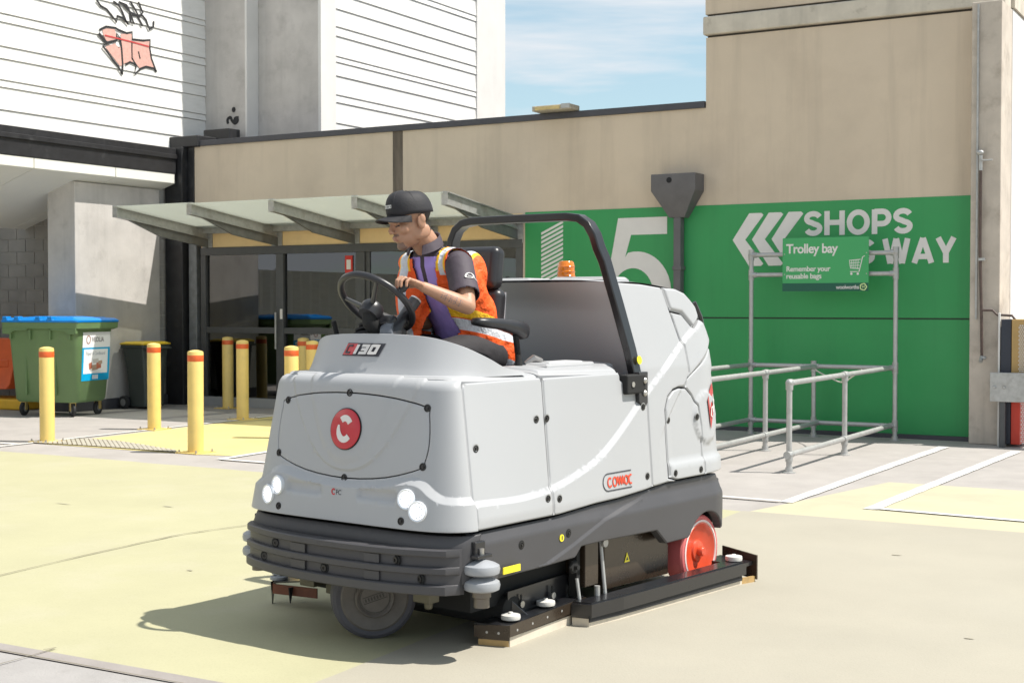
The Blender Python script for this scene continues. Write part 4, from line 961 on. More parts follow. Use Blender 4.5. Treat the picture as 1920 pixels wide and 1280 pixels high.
panel('battery_lid', rdk, lambda x, y: (x, y, 1.240-.024*max(0, (abs(y)-.52)/.09)**2+.02*max(0, 1-abs(y+.38)/.3)), res=.026, er=.018, depth=.05)
panel('battery_lid', [(x, -y) for x, y in rdk], lambda x, y: (x, y, 1.240-.024*max(0, (abs(y)-.52)/.09)**2), res=.03, er=.018, depth=.05)
bl = panel('lid_pad', [(.66, -.52), (1.06, -.52), (1.10, -.50), (1.09, -.31), (.80, -.32), (.70, -.36)], lambda x, y: (x, y, 1.268), res=.03, er=.012, depth=.03)
panel('lid_recess', [(.72, -.49), (1.02, -.49), (1.04, -.36), (.82, -.37)], lambda x, y: (x, y, 1.274), res=.03, er=.006, depth=.01, m=mat('shade_grey_plastic', (.48, .49, .5), .5), parent=bl)
# driver well
mb = MB(); mb.box(.02, 1.25, -.44, .44, .75, .78); mb.box(.02, 1.25, .42, .45, .78, 1.22); mb.box(.1, .5, -.45, -.42, .78, 1.22)
mb.build('foot_well', mat('well_grey', (.12, .12, .125), .7), MC)
# cowl round the driver
CT = [(-.01, 0, 1.42), (0, .2, 1.416), (.03, .35, 1.402), (.10, .46, 1.365), (.20, .525, 1.312), (.30, .55, 1.264), (.42, .565, 1.240)]
CBs = [(-.085, 0), (-.072, .2), (-.035, .375), (.055, .485), (.18, .535), (.29, .558), (.42, .572)]
CTm = smoothpath([Vector((s, -y, z)) for s, y, z in CT[:0:-1]]+[Vector(q) for q in CT], 5); CBm = smoothpath([Vector((s, -y, 1.228)) for s, y in CBs[:0:-1]]+[Vector((s, y, 1.228)) for s, y in CBs], 5)
def CWf(i, t):
    k = t**.8; a = CBm[i]*(1-k)+CTm[i]*k; return (a.x, a.y, CBm[i].z*(1-t)+CTm[i].z*t)
ths = list(range(len(CTm)))[::-1]; tv = np.linspace(0, 1, 9); mb = MB(); nT = len(tv)
outer = [Vector(CWf(th, t)) for th in ths for t in tv]
mb.v = [tuple(p) for p in outer]
for p_ in list(outer):
    c = Vector((.45, 0, p_.z)); d = (c-p_); d.z = 0; mb.v.append(tuple(p_+d.normalized()*.022))
k0 = len(outer)
for i in range(len(ths)-1):
    for j in range(nT-1):
        a = i*nT+j; b_ = a+nT; mb.f += [(a, a+1, b_+1, b_), (k0+a, k0+b_, k0+b_+1, k0+a+1)]
    a = i*nT+nT-1; mb.f.append((a, k0+a, k0+a+nT, a+nT))
for i in (0, len(ths)-1):
    for j in range(nT-1):
        a = i*nT+j; mb.f.append((a, k0+a, k0+a+1, a+1) if i == 0 else (a, a+1, k0+a+1, k0+a))
mb.m = [0]*len(mb.f)
cw = mb.build('cowl', M_body, MC, bevel=.006)
# model plate on the cowl
def CP(y, z, off):
    ys = [q.y for q in CTm]; i = min(len(ys)-2, max(0, int(np.searchsorted(ys, y))-1)); f = (y-ys[i])/(ys[i+1]-ys[i])
    zt = CTm[i].z*(1-f)+CTm[i+1].z*f; t = (z-1.228)/(zt-1.228)
    A = Vector(CWf(i, t))*(1-f)+Vector(CWf(i+1, t))*f; return Vector((A.x-off, y, z+off*.3))
def cpoly(name, m, pts, o0, th=.0015, parent=cw):
    (ya, za), (yb, _), (yc, zc), (yd, _) = pts; n = 14; b = MB(); lo__ = [CP(ya+(yb-ya)*i/n, za, o0+th) for i in range(n+1)]; up = [CP(yd+(yc-yd)*i/n, zc, o0+th) for i in range(n+1)]
    mid = [CP((ya+(yb-ya)*i/n+yd+(yc-yd)*i/n)/2, (za+zc)/2, o0+th) for i in range(n+1)]
    l2 = [q+Vector((th+.004, 0, 0)) for q in lo__]; u2 = [q+Vector((th+.004, 0, 0)) for q in up]; vs = l2+lo__+mid+up+u2; k = n+1; fs = []
    for r_ in range(4):
        for i in range(n): fs.append((r_*k+i, r_*k+i+1, (r_+1)*k+i+1, (r_+1)*k+i))
    b.add(vs, fs); return b.build(name, m, parent, smooth=False)
mpm = cpoly('model_plate', mat('print_dark', (.04, .04, .05)), [(.165, 1.315), (-.075, 1.315), (-.100, 1.375), (.140, 1.375)], .001)
cpoly('model_plate_red', mat('badge_red', (.48, .008, .02)), [(.160, 1.319), (.094, 1.319), (.070, 1.371), (.137, 1.371)], .0035, parent=mpm)
def italic(name, strokes, y0, z0, w_, m, wd=.012, base=.0065):
    bs = []
    for i, st in enumerate(strokes):
        st = [(st[0][0]+(st[1][0]-st[0][0])*j/5, st[0][1]+(st[1][1]-st[0][1])*j/5) for j in range(6)] if len(st) == 2 else st; bs.append(ribbon([(a, b) for a, b in st], wd, lambda u, v, h: CP(y0-(u*KX+v*.42), z0+v, base+h+.0004*i), .001))
    return merge(bs).build(name, m, mpm, smooth=False)
Hh = .044; KX = 1
italic('model_lettering', [[(.034, Hh-.006), (.006, Hh-.006), (.006, .006), (.034, .006)]], .148, 1.323, .04, mat('print_dark', (.04, .04, .05)), .010)
KX = 1.45
italic('model_lettering', [[(.006, 0), (.006, Hh)], [(.024, Hh-.005), (.058, Hh-.005)], [(.028, Hh*.5), (.052, Hh*.5)], [(.024, .005), (.058, .005)], [(.052, 0), (.052, Hh)], [(.070, 0), (.070, Hh)], [(.096, 0), (.096, Hh)], [(.07, .005), (.096, .005)], [(.07, Hh-.005), (.096, Hh-.005)]], .088, 1.323, .1, M_offw, .0125)
# rear cover running over the top and down the back
prf = [(p.x, p.y) for p in smoothpath([Vector(p) for p in [(1.205, 1.668), (1.35, 1.675), (1.55, 1.668), (1.72, 1.652), (1.86, 1.635), (1.95, 1.605), (2.04, 1.545), (2.10, 1.46), (2.17, 1.35), (2.165, 1.2), (2.13, 1.17), (2.15, 1.10), (2.18, .98), (2.175, .86), (2.155, .77), (2.2, .70), (2.195, .62)]], 4)]
mb = MB(); NY = 13
for s, z in prf:
    w_ = Ys(min(s, 2.17), z)-.010
    for j in range(NY):
        t = -1+2*j/(NY-1); mb.v.append((s+(.03*(1-t*t) if s > 2.0 else 0), w_*t, z+(.018*(1-t**4) if s < 1.9 else .0)))
for i in range(len(prf)-1):
    for j in range(NY-1): a = i*NY+j; mb.f.append((a, a+NY, a+NY+1, a+1))
mb.m = [0]*len(mb.f); mb.build('rear_cover', M_body, MC)
# tank front face (concave)
mb = MB(); NZ = 14
for i in range(NZ):
    z = 1.15+.524*i/(NZ-1)
    for j in range(NY):
        t = -1+2*j/(NY-1); s = 1.205+.13*max(0, (1.67-z)/.45)**.8+.10*(1-t*t)*min(1, (1.67-z)/.12); mb.v.append((s-.03*abs(t)**4*(1 if z < 1.66 else .3), Ys(1.3, z)*t*.985, z))
for i in range(NZ-1):
    for j in range(NY-1): a = i*NY+j; mb.f.append((a, a+NY, a+NY+1, a+1))
mb.m = [0]*len(mb.f); tf = mb.build('tank_front', M_body, MC)
# things on top of the tank
panel('tank_cap', [(1.27, -.46), (1.50, -.45), (1.52, -.12), (1.27, -.10)], lambda x, y: (x, y, 1.702), res=.04, er=.015, depth=.03)
panel('tank_cap', [(1.27, .46), (1.50, .45), (1.52, .06), (1.27, .04)][::-1], lambda x, y: (x, y, 1.700), res=.04, er=.015, depth=.03)
MB().box(1.5, 1.56, -.27, -.08, 1.68, 1.704).build('red_cap', mat('cap_red', (.6, .04, .02), .4), MC, bevel=.008)
MB().box(1.5, 1.56, -.07, -.02, 1.68, 1.708).build('black_clip', M_core, MC, bevel=.006)
bc = empty('beacon', (1.56, .0, 1.685), parent=MC)
MB().lathe([(.058, 0), (.058, .012), (.05, .016), (.05, .02)], n=28).build('beacon_base', mat('beacon_base_grey', (.3, .3, .3), .5), bc)
ba = mat('beacon_amber', (.85, .24, .01), .15, var=.02, coat=.6); ba.node_tree.nodes['Principled BSDF'].inputs['Transmission Weight'].default_value = .35
MB().lathe([(.049, .02), (.052, .03), (.049, .034), (.049, .05), (.052, .054), (.047, .058), (.047, .078), (.050, .082), (.046, .087), (.043, .104), (.036, .112), (0, .114)], n=32).build('beacon_lens', ba, bc)
# latch, red side decal
MB().box(-.012, .012, -.012, .012, -.06, .05, Matrix.Translation((2.10, -.50, 1.50)) @ Matrix.Rotation(R(-38), 4, 'Y')).build('lid_latch', M_blk, MC, bevel=.006)
MB().tube([(2.07, -.52, 1.57), (2.115, -.53, 1.49), (2.15, -.53, 1.44)], [.012, .016, .010], 8).build('lid_latch', M_blk, MC)
def side_pt(s, z, off=0, hf=hside):
    h = float(hf(np.array([s]), np.array([z]))[0]); p = Vector((s, -Ys(s, z)-h-off, z)); return p
def side_decal(name, m, pts, off=.0015, th=.001, parent=MC):
    b = MB(); n = len(pts); b.add([side_pt(s, z, off) for s, z in pts]+[side_pt(s, z, off+th) for s, z in pts], [tuple(range(n, 2*n))]+[(i, (i+1) % n, (i+1) % n+n, i+n) for i in range(n)])
    o = b.build(name, m, parent, smooth=False); return o
rdl = side_decal('side_decal', mat('decal_red', (.42, .05, .04), .4), [(1.985, 1.03), (2.04, 1.075), (2.10, 1.12), (2.115, 1.08), (2.105, 1.03), (2.05, .95), (2.005, .87)], off=.006)
for k in range(1): pass
merge([ribbon([(2.03, .935), (2.015, .945), (2.03, .985), (2.045, .99)], .010, lambda u, v, h: side_pt(u, v, .008+h), .001), ribbon([(2.05, .96), (2.072, 1.03)], .011, lambda u, v, h: side_pt(u, v, .008+h), .001), ribbon([(2.07, .985), (2.095, 1.055)], .011, lambda u, v, h: side_pt(u, v, .008+h), .001)]).build('decal_lettering', M_offw, rdl, smooth=False)
# screws and their cups on the side
for s, z in ((.0, .92), (.452, 1.02), (.53, 1.02), (.455, .655), (.545, .645), (1.325, 1.03), (1.325, .675), (1.575, .945), (1.865, .945), (1.595, .665), (1.865, .66)):
    p = side_pt(s, z, .0005); cup = MB().prism([(s+.022*math.cos(a), p.y+.001, z+.022*math.sin(a)) for a in [i*.3927 for i in range(16)]], (0, -.002, 0)).build('screw_recess', mat('recess_grey', (.28, .28, .27), .6), MC, bevel=.001)
    screw('screw', p+Vector((-.003, -.002, 0)), Vector((0, -1, 0)), .0125, MC)
for s, z, g in ((1.52, .80, .05),): MB().box(s-.008, s+.012, -Ys(s, z)-.004, -Ys(s, z)+.02, z-g, z+g).build('hinge_recess', mat('recess_grey', (.28, .28, .27), .6), MC, bevel=.004)
# side logo: rounded frame and script strokes
zf = lambda u, v, h: side_pt(u, v, .002+h)
fr_ = [(1.17, .722), (.955, .722)]+[(.955-.042*math.sin(a), .680+.042*math.cos(a)) for a in [i*.3927 for i in range(1, 8)]]+[(.955, .638), (1.17, .638)]
lg = ribbon(fr_, .005, zf, .001).build('side_logo', mat('print_dark', (.04, .04, .05)), rd, smooth=False)
x0 = .955; zz = .678; hq = .026
st_ = [arcp(x0+.018, zz, .018, .022, 50, 320, 12), arcp(x0+.062, zz, .017, .022, 0, 360, 14), smoothpath([Vector(q) for q in [(x0+.079, zz-.01), (x0+.090, zz+.022), (x0+.100, zz-.018), (x0+.112, zz+.022), (x0+.122, zz-.018), (x0+.134, zz+.022), (x0+.142, zz-.018)]], 5), arcp(x0+.166, zz, .016, .021, 0, 360, 14), [(x0+.184, zz+.02), (x0+.180, zz-.018)], arcp(x0+.206, zz, .016, .022, 60, 300, 12)]
merge([ribbon([(q[0], q[1]) for q in p_], .0085, lambda u, v, h, i=i: side_pt(u, v, .002+h+.0003*i), .001) for i, p_ in enumerate(st_)]).build('logo_script', mat('logo_red', (.62, .06, .02), .4), lg, smooth=False)
# skirt
ang_ = [R(a) for a in range(28, 153, 8)]
arch = [(1.93+.222*math.cos(a), .20+.222*math.sin(a)) for a in ang_]
sk = [(-.075, .557), (.52, .557), (.85, .576), (1.06, .580), (1.37, .600), (1.52, .614), (2.09, .616), (2.155, .57), (2.155, .42), (2.14, .315)]+arch+[(1.72, .305), (1.61, .305), (1.50, .305), (1.40, .385), (.92, .398), (.71, .398), (.66, .352), (.39, .345), (-.03, .340), (-.075, .35)]
def hsk(u, v):
    cz = [(-.2, .30), (.42, .352), (.63, .41), (.91, .50), (1.10, .535), (1.3, .57)]
    h = .008*(1-lin(above(u, v, cz), -.008, .008))
    h += .020*sst(v, .50, .56)*-1; return h
for sd in (1, -1): skp = panel('skirt', sk, (lambda sd: lambda s, z: (s, -sd*(.684-(.05*((s-2.0)/.19)**2 if s > 2.0 else 0)), z))(sd), h=hsk, res=.026, er=.008, lines=[offs([(-.2, .30), (.42, .352), (.63, .41), (.91, .50), (1.10, .535), (1.3, .57)], e_) for e_ in (.010, .006, -.006, -.010)], depth=.05, m=M_skirt, flip=(sd < 0))
def FSf(u, v):
    t = math.sin(max(-1, min(1, u))*math.pi/2); x = -.245+.17*(1-max(0, 1-abs(t)**5)**.42); return (x+.6*max(0, v-.50), .684*t, v)
panel('front_skirt', [(a, .345) for a in np.linspace(-1, 1, 20)]+[(a, .557) for a in np.linspace(1, -1, 20)], FSf, res=.05, er=.006, depth=.03, m=M_skirt, flip=True)
MB().box(2.09, 2.13, -.62, .62, .33, .60).build('rear_skirt', M_skirt, MC, bevel=.01)
for s, z in ((.24, .47), (.61, .475), (1.07, .475), (1.82, .485), (1.885, .485)):
    p = Vector((s, -.684, z)); MB().lathe([(.021, -.002), (.021, .0015), (.0, .0015)], p, (0, -1, 0), 18).build('screw_recess', M_core, MC); screw('screw', p+Vector((0, -.002, 0)), Vector((0, -1, 0)), .011)
ylw = mat('label_yellow', (.85, .72, .03), .4)
for s, z in ((.552, .46), (1.945, .485)):
    o = MB().lathe([(.017, -.001), (.017, .0016), (0, .0016)], (s, -.6865 if s < 1 else -.681, z), (0, -1, 0), 20).build('warning_label', ylw, MC)
    MB().box(s-.003, s+.003, -.690, -.6882 if s < 1 else -.683, z-.009, z+.01).build('label_symbol', mat('print_dark', (.04, .04, .05)), o)
MB().box(.08, .205, -.7055, -.70, .362, .392).build('warning_label', ylw, MC)
for z in (.56, .485, .40): MB().box(2.14, 2.185, -.62, -.565, z-.02, z+.02).build('rear_buffer', M_skirt, MC, bevel=.01)
# bumper with three ribs
def bx_(y): return -.315+.125*(abs(y)/.64)**2.6
zp = [(.503, -.03), (.503, .022), (.498, .028), (.476, .028), (.471, .024), (.468, .006), (.428, .006), (.425, .026), (.421, .031), (.399, .031), (.395, .026), (.392, .008), (.352, .008), (.349, .030), (.345, .036), (.312, .036), (.307, .031), (.305, -.03)]
mb = MB(); NB = 41; K = len(zp)
for i in range(NB):
    y = -.66+1.32*i/(NB-1); e = max(0, (abs(y)-.60)/.06); sc = math.sqrt(max(0, 1-e*e)) if abs(y) > .60 else 1
    for z, o_ in zp: mb.v.append((bx_(y)-o_*(sc if o_ > 0 else 1)+(.0 if sc > .3 else .01), y, z))
for i in range(NB-1):
    for j in range(K-1): a = i*K+j; mb.f.append((a, a+K, a+K+1, a+1))
mb.f.append(tuple(range(K))); mb.f.append(tuple(reversed(range((NB-1)*K, NB*K)))); mb.m = [0]*len(mb.f)
bm_ = mb.build('bumper', M_skirt, MC, ang=25)
for y, z in ((.34, .447), (-.40, .447), (.44, .372), (.0, .372), (-.51, .372)):
    p = Vector((bx_(y)-.008, y, z)); n = Vector((-1, -.5*y, 0)).normalized()
    o = MB().lathe([(.026, -.003), (.026, .002), (0, .002)], p, n, 18).build('bolt_recess', M_core, bm_); MB().lathe([(.015, .002), (.015, .008), (.007, .008), (.007, .004), (0, .004)], p, n, 12).build('bolt', M_bolt if False else mat('dark_screw', (.035, .033, .032)), o)
for y0, y1 in ((.12, .22), (-.32, -.24)):
    for z0, z1 in ((.352, .392), (.428, .468)):
        b = MB(); b.add([(bx_(y)-.012-d, y, z) for d in (0, .006) for y, z in ((y0, z0), (y1, z0), (y1, z1), (y0, z1))], [(4, 5, 6, 7), (0, 1, 5, 4), (1, 2, 6, 5), (2, 3, 7, 6), (3, 0, 4, 7)]); b.build('bumper_pad', M_skirt, bm_, bevel=.002)
# corner rollers
M_rol = mat('roller_grey', (.30, .31, .33), .4, var=.05, scale=8)
for sd in (1, -1):
    for z in (.412, .342): MB().lathe([(.02, -.026), (.062, -.026), (.078, -.018), (.082, 0), (.078, .016), (.06, .026), (.03, .036), (.012, .044)], (-.075, -.705*sd, z), (0, 0, 1), 36).build('roller', M_rol, MC)
    MB().lathe([(.012, 0), (.012, .10)], (-.075, -.705*sd, .40), (0, 0, 1)).build('roller_pin', M_bolt, MC)
    MB().lathe([(.035, 0), (.035, .04), (.042, .045), (.042, .07)], (-.075, -.705*sd, .245), (0, 0, 1)).build('roller_mount', mat('mount_brown', (.16, .14, .12), .4, metal=.5), MC)
    MB().box(-.13, -.03, -.71*sd-.02, -.71*sd+.02, .46, .475).build('roller_bracket', M_blk, MC, bevel=.003)
    MB().box(-.11, -.04, min(-.66*sd, -.70*sd), max(-.66*sd, -.70*sd), .47, .53).build('roller_bracket', M_blk, MC, bevel=.005)
# wheels
fw = empty('front_wheel', (-.015, -.01, 0), parent=MC); ax = Vector((-.66, -.75, 0)).normalized()
MB().lathe([(.150, -.056), (.178, -.058), (.194, -.046), (.2, -.02), (.2, .02), (.194, .046), (.178, .058), (.150, .056)], (0, 0, .2), ax, 64, ring=True).build('tyre', mat('tyre_grey', (.075, .072, .085), .7, var=.12, scale=14, bump=.15), fw)
rm = MB().lathe([(0, .03), (.10, .03), (.155, .046), (.158, .058), (.150, .062), (.12, .057), (.092, .057), (.092, .078), (.086, .084), (.078, .080), (.072, .074), (0, .074)], (0, 0, .2), ax, 64).build('rim', mat('rim_brown', (.115, .10, .09), .5, var=.15, scale=16), fw)
wf = frame(Vector((0, 0, .2))+ax*.0745, Vector((0, 0, 1)).cross(ax)*1.0, (0, 0, 1))
rot = wf @ Matrix.Rotation(R(17), 4, 'Z')
b = merge([ribbon([(-.055, -.012), (.055, -.012), (.055, .016), (-.055, .016)], .004, lambda u, v, h: rot @ Vector((u, v, h)), .0015, closed=True), ribbon(arcp(0, 0, .068, .068, 0, 360, 40)[:-1], .004, lambda u, v, h: rot @ Vector((u, v, h)), .0015, closed=True)])
b.build('hub_marking', mat('hub_print', (.05, .045, .04), .5), rm, smooth=False)
text('hub_lettering', 'ISOFLEX', mat('hub_print', (.05, .045, .04)), .027, rot @ Matrix.Translation((-.050, -.007, .0)), rm, ext=.001) if False else None
b = MB()
for k in range(7): b.prism([rot @ Vector(q) for q in ((-.048+k*.014, -.006, 0), (-.04+k*.014, -.006, 0), (-.04+k*.014, .010, 0), (-.048+k*.014, .010, 0))], rot.to_3x3() @ Vector((0, 0, .0015)))
b.build('hub_marking', mat('hub_print', (.05, .045, .04)), rm, smooth=False)
for k in range(6):
    a = k*1.047+.3; c = Vector((0, 0, .2))+ax*.05+(wf.to_3x3() @ Vector((.125*math.cos(a), .125*math.sin(a), 0))); MB().lathe([(.008, 0), (.008, .006)], c, ax, 8).build('wheel_nut', mat('dark_screw', (.035, .033, .032)), rm)
for sd in (1, -1):
    rw = empty('rear_wheel', (1.93, -.588*sd, 0), parent=MC); ax2 = (0, -sd, 0)
    MB().lathe([(.15, -.06), (.19, -.056), (.2, -.046), (.2, .046), (.192, .056), (.178, .06), (.168, .055)], (0, 0, .2), ax2, 64, ring=True).build('tyre', mat('tyre_red', (.62, .14, .14), .5, var=.06, scale=14), rw)
    MB().lathe([(.168, .054), (.172, .0605), (.162, .0625), (.158, .056)], (0, 0, .2), ax2, 64, ring=True).build('rim_ring', mat('ring_pale', (.75, .62, .60), .4), rw)
    MB().lathe([(0, .0), (.10, .0), (.158, .03), (.160, .057), (.150, .059), (.13, .045), (.06, .035), (.055, .045), (.028, .05), (.026, .075), (.022, .08), (0, .08)], (0, 0, .2), ax2, 64).build('rim', mat('rim_red', (.62, .065, .02), .4, var=.06, scale=14, coat=.3), rw)
    MB().box(-.2, .2, sd*.075-.004, sd*.075+.004, .1, .52).build('mudguard', mat('mudguard_red', (.3, .03, .02), .5), rw)
# roll bar: flat box section swept round an arch
pts = [(1.335, -.618, 1.10), (1.30, -.585, 1.32), (1.245, -.545, 1.55), (1.185, -.505, 1.78), (1.16, -.487, 1.845), (1.150, -.470, 1.91), (1.145, -.437, 1.965), (1.142, -.385, 1.998), (1.14, -.315, 2.008), (1.14, 0, 2.010)]
pts = pts+[(s, -y, z) for s, y, z in pts[:-1][::-1]]
P_ = [Vector(p) for p in pts]; mb = MB()
for i, p in enumerate(P_):
    t = (P_[min(i+1, len(P_)-1)]-P_[max(i-1, 0)]).normalized(); wv = Vector((1, 0, .0)); wv = (wv-t*wv.dot(t)).normalized(); nv = t.cross(wv)
    for a, b_ in ((-1, -1), (1, -1), (1, 1), (-1, 1)): mb.v.append(tuple(p+wv*.036*a+nv*.021*b_))
for i in range(len(P_)-1):
    for j in range(4): a = i*4+j; c = i*4+(j+1) % 4; mb.f.append((a, c, c+4, a+4))
mb.f += [(3, 2, 1, 0), tuple((len(P_)-1)*4+j for j in range(4))]; mb.m = [0]*len(mb.f)
rb = mb.build('roll_bar', M_blk, MC, bevel=.008, seg=3)
for sd in (1, -1):
    y0, y1 = sorted((-.655*sd, -.60*sd)); MB().box(1.17, 1.35, y0, y1, 1.10, 1.20).build('bar_foot', M_core, MC, bevel=.01)
    b = MB(); b.prism([(1.285, -.652*sd, 1.21), (1.37, -.652*sd, 1.21), (1.37, -.652*sd, 1.05), (1.335, -.652*sd, 1.015), (1.285, -.652*sd, 1.06)], (0, .03*sd, 0)); b.build('bar_bracket', M_blk, MC, bevel=.004)
    for s, z in ((1.335, 1.165), (1.335, 1.10)): MB().lathe([(.016, 0), (.016, .006), (.01, .012), (0, .012)], (s, -.653*sd, z), (0, -sd, 0), 12).build('bolt', M_bolt, MC)
    MB().lathe([(.014, 0), (.014, .004)], (1.22, -.656*sd, 1.15), (0, -sd, 0), 14).build('bolt', M_bolt, MC)
    o = MB().lathe([(.022, 0), (.022, .003)], (1.325, -.626*sd, 1.27), (0, -sd, .12), 20).build('warning_label', ylw, MC)
# seat
M_pipe = mat('seat_piping', (.30, .30, .32), .4)
def cushion(name, c, hs, tilt, r=.05):
    b = MB(); q = Matrix.Translation(c) @ Matrix.Rotation(tilt, 4, 'Y'); b.box(-hs[0], hs[0], -hs[1], hs[1], -hs[2], hs[2], q); o = b.build(name, M_vinyl, MC, bevel=r, seg=5); return o
cushion('seat_back', (.915, .115, 1.745), (.05, .155, .112), R(8), .04); cushion('seat_back', (.915, .115, 1.51), (.05, .165, .13), R(8), .045)
cushion('seat_cushion', (.72, .06, 1.18), (.26, .21, .06), R(-4), .04)
MB().tube([(.935, -.035, 1.40), (.955, -.035, 1.62)], .010, 8).build('piping', M_pipe, MC)
MB().box(.55, .95, -.2, .2, .8, 1.14).build('seat_box', M_core, MC, bevel=.02)
for y in (-.285, .30):
    b = MB(); q = Matrix.Translation((.60, y, 1.462)) @ Matrix.Rotation(R(2), 4, 'Y')
    rg = []
    for t, w_, h1, h2 in ((-.205, .012, .012, -.004), (-.19, .035, .024, -.014), (-.12, .042, .027, -.022), (0, .044, .026, -.03), (.10, .045, .022, -.05), (.165, .042, .016, -.075), (.20, .03, .006, -.07), (.21, .012, -.01, -.05)):
        rg.append([tuple(q @ Vector((t, w_*math.cos(a)*abs(math.cos(a))**-.3 if abs(math.cos(a)) > 1e-3 else 0, ((h1+h2)/2+(h1-h2)/2*math.sin(a))))) for a in [i*math.pi/8 for i in range(16)]])
    loft(rg).build('armrest', M_vinyl, MC, ang=70)
    MB().tube([(.72, y, 1.41), (.78, y*.9, 1.30), (.84, y*.75, 1.22)], .016, 10).build('armrest_hinge', M_core, MC)
MB().tube([(.77, -.31, 1.26), (.80, -.34, 1.29), (.85, -.35, 1.275)], [.014, .018, .012], 10).build('seat_buckle', mat('buckle', (.35, .34, .33), .35, metal=.6), MC)
MB().tube([(.62, -.38, 1.26), (.62, -.38, 1.31)], [.02, .012], 10).build('control_knob', M_core, MC)
# steering wheel and column
sc_ = Vector((.085, .06, 1.565)); T_ = R(43); sn = Vector((math.sin(T_), 0, math.cos(T_))); su_ = Vector((math.cos(T_), 0, -math.sin(T_))); sv = Vector((0, 1, 0))
sw = empty('steering_wheel', (0, 0, 0), parent=MC); RW = .19
rim = [sc_+su_*RW*math.cos(a)+sv*RW*math.sin(a)+sn*.0 for a in [i*2*math.pi/48 for i in range(49)]]
MB().tube(rim, .0165, 12, caps=False).build('wheel_rim', M_vinyl, sw)
for a in (R(100), R(-35), R(215)):
    e = sc_+su_*RW*math.cos(a)+sv*RW*math.sin(a); MB().tube([sc_-sn*.05, sc_-sn*.03+(e-sc_)*.4, e], [.016, .012, .010], 8).build('spoke', mat('spoke_steel', (.09, .09, .09), .4, metal=.5), sw)
MB().lathe([(.05, -.085), (.056, -.06), (.056, -.035), (.048, -.02), (.03, -.012), (0, -.01)], sc_, sn, 24).build('hub', M_vinyl, sw)
kb = sc_+su_*RW*math.cos(R(-108))+sv*RW*math.sin(R(-108)); MB().lathe([(.012, 0), (.014, .02), (.022, .03), (.024, .06), (.016, .075), (0, .078)], kb, sn, 16).build('spinner_knob', M_vinyl, sw)
MB().tube([sc_-sn*.06, sc_-sn*.10+Vector((.02, 0, -.01)), (.12, .05, 1.40), (.16, .05, 1.2)], [.036, .04, .05, .06], 16).build('steering_column', M_core, MC)
MB().box(-.045, .085, -.10, .045, -.028, .028, Matrix.Translation(sc_+Vector((.015, -.02, -.105))) @ Matrix.Rotation(T_, 4, 'Y')).build('column_cover', M_vinyl, MC, bevel=.014)
for k in range(4): MB().lathe([(.02, 0), (.075-.008*k, .004), (.078-.008*k, .012), (.02, .02)], Vector((.09, .12, 1.40))+Vector((.012, 0, .024))*k, (.2, .25, 1), 24).build('rubber_bellows', M_rub, MC)
g0 = Vector((.10, -.045, 1.44)); g1 = Vector((.21, -.075, 1.575))
MB().tube([g0-(g1-g0)*.35, g0, g0+(g1-g0)*.2, g1], [.05, .045, .027, .030], 18).build('throttle_grip', M_vinyl, MC)
MB().lathe([(.052, -.03), (.06, 0), (.052, .03)], (.075, -.04, 1.415), (.3, -1, .2), 24).build('throttle_boss', mat('boss_grey', (.12, .13, .15), .4), MC)
MB().lathe([(.028, -.001), (.028, .008), (.02, .010), (.016, .006), (0, .006)], g1, (g1-g0), 20).build('grip_ring', mat('grip_ring_silver', (.6, .6, .6), .3, metal=.8), MC)
MB().tube([(.10, .33, 1.36), (.095, .335, 1.42), (.08, .34, 1.475)], [.016, .012, .013], 10).build('lever', M_core, MC)
# underside, side scrubbing skirts
bs = MB(); bs.prism([(1.04, -.60, .40), (1.42, -.60, .40), (1.665, -.60, .27), (1.665, -.60, .11), (1.05, -.60, .125)], (0, .10, 0)); sb = bs.build('brush_cover', M_plb, MC, bevel=.006)
MB().prism([(1.225, -.602, .235), (1.275, -.602, .235), (1.25, -.602, .285)], (0, -.0015, 0)).build('warning_label', ylw, sb)
MB().prism([(1.24, -.6038, .245), (1.26, -.6038, .245), (1.25, -.6038, .262)], (0, -.001, 0)).build('label_symbol', mat('print_dark', (.04, .04, .05)), sb)
MB().box(.845, .96, -.62, -.5, .17, .40).build('bracket', M_plb, MC, bevel=.004)
MB().box(.80, .83, -.6, -.55, .12, .42).build('bracket', M_core, MC, bevel=.004)
b = MB().lathe([(.030, 0), (.036, .01), (.030, .02)], (.73, -.62, .29), (0, -1, 0), 6); b.lathe([(.012, .02), (.012, .04)], (.73, -.62, .29), (0, -1, 0)); b.build('hand_knob', M_core, MC)
b = merge([MB().cyl((1.0, -.605, .38), (.99, -.64, .12), .010, 8), MB().cyl((1.005, -.62, .37), (1.005, -.635, .37), .022, 14)]); b.build('support_rod', M_galvl, MC)
MB().cyl((.92, -.64, .17), (.92, -.64, .08), .014, 10).build('support_rod', M_galvl, MC); MB().cyl((.80, -.6, .22), (.80, -.62, .10), .009, 8).build('support_rod', M_galvl, MC)
# cylindrical side brush housings seen below the bumper
MB().lathe([(.06, -.55), (.075, -.54), (.075, .28), (.06, .29)], (.36, 0, .13), (0, 1, 0), 28).build('brush_housing', M_core, MC)
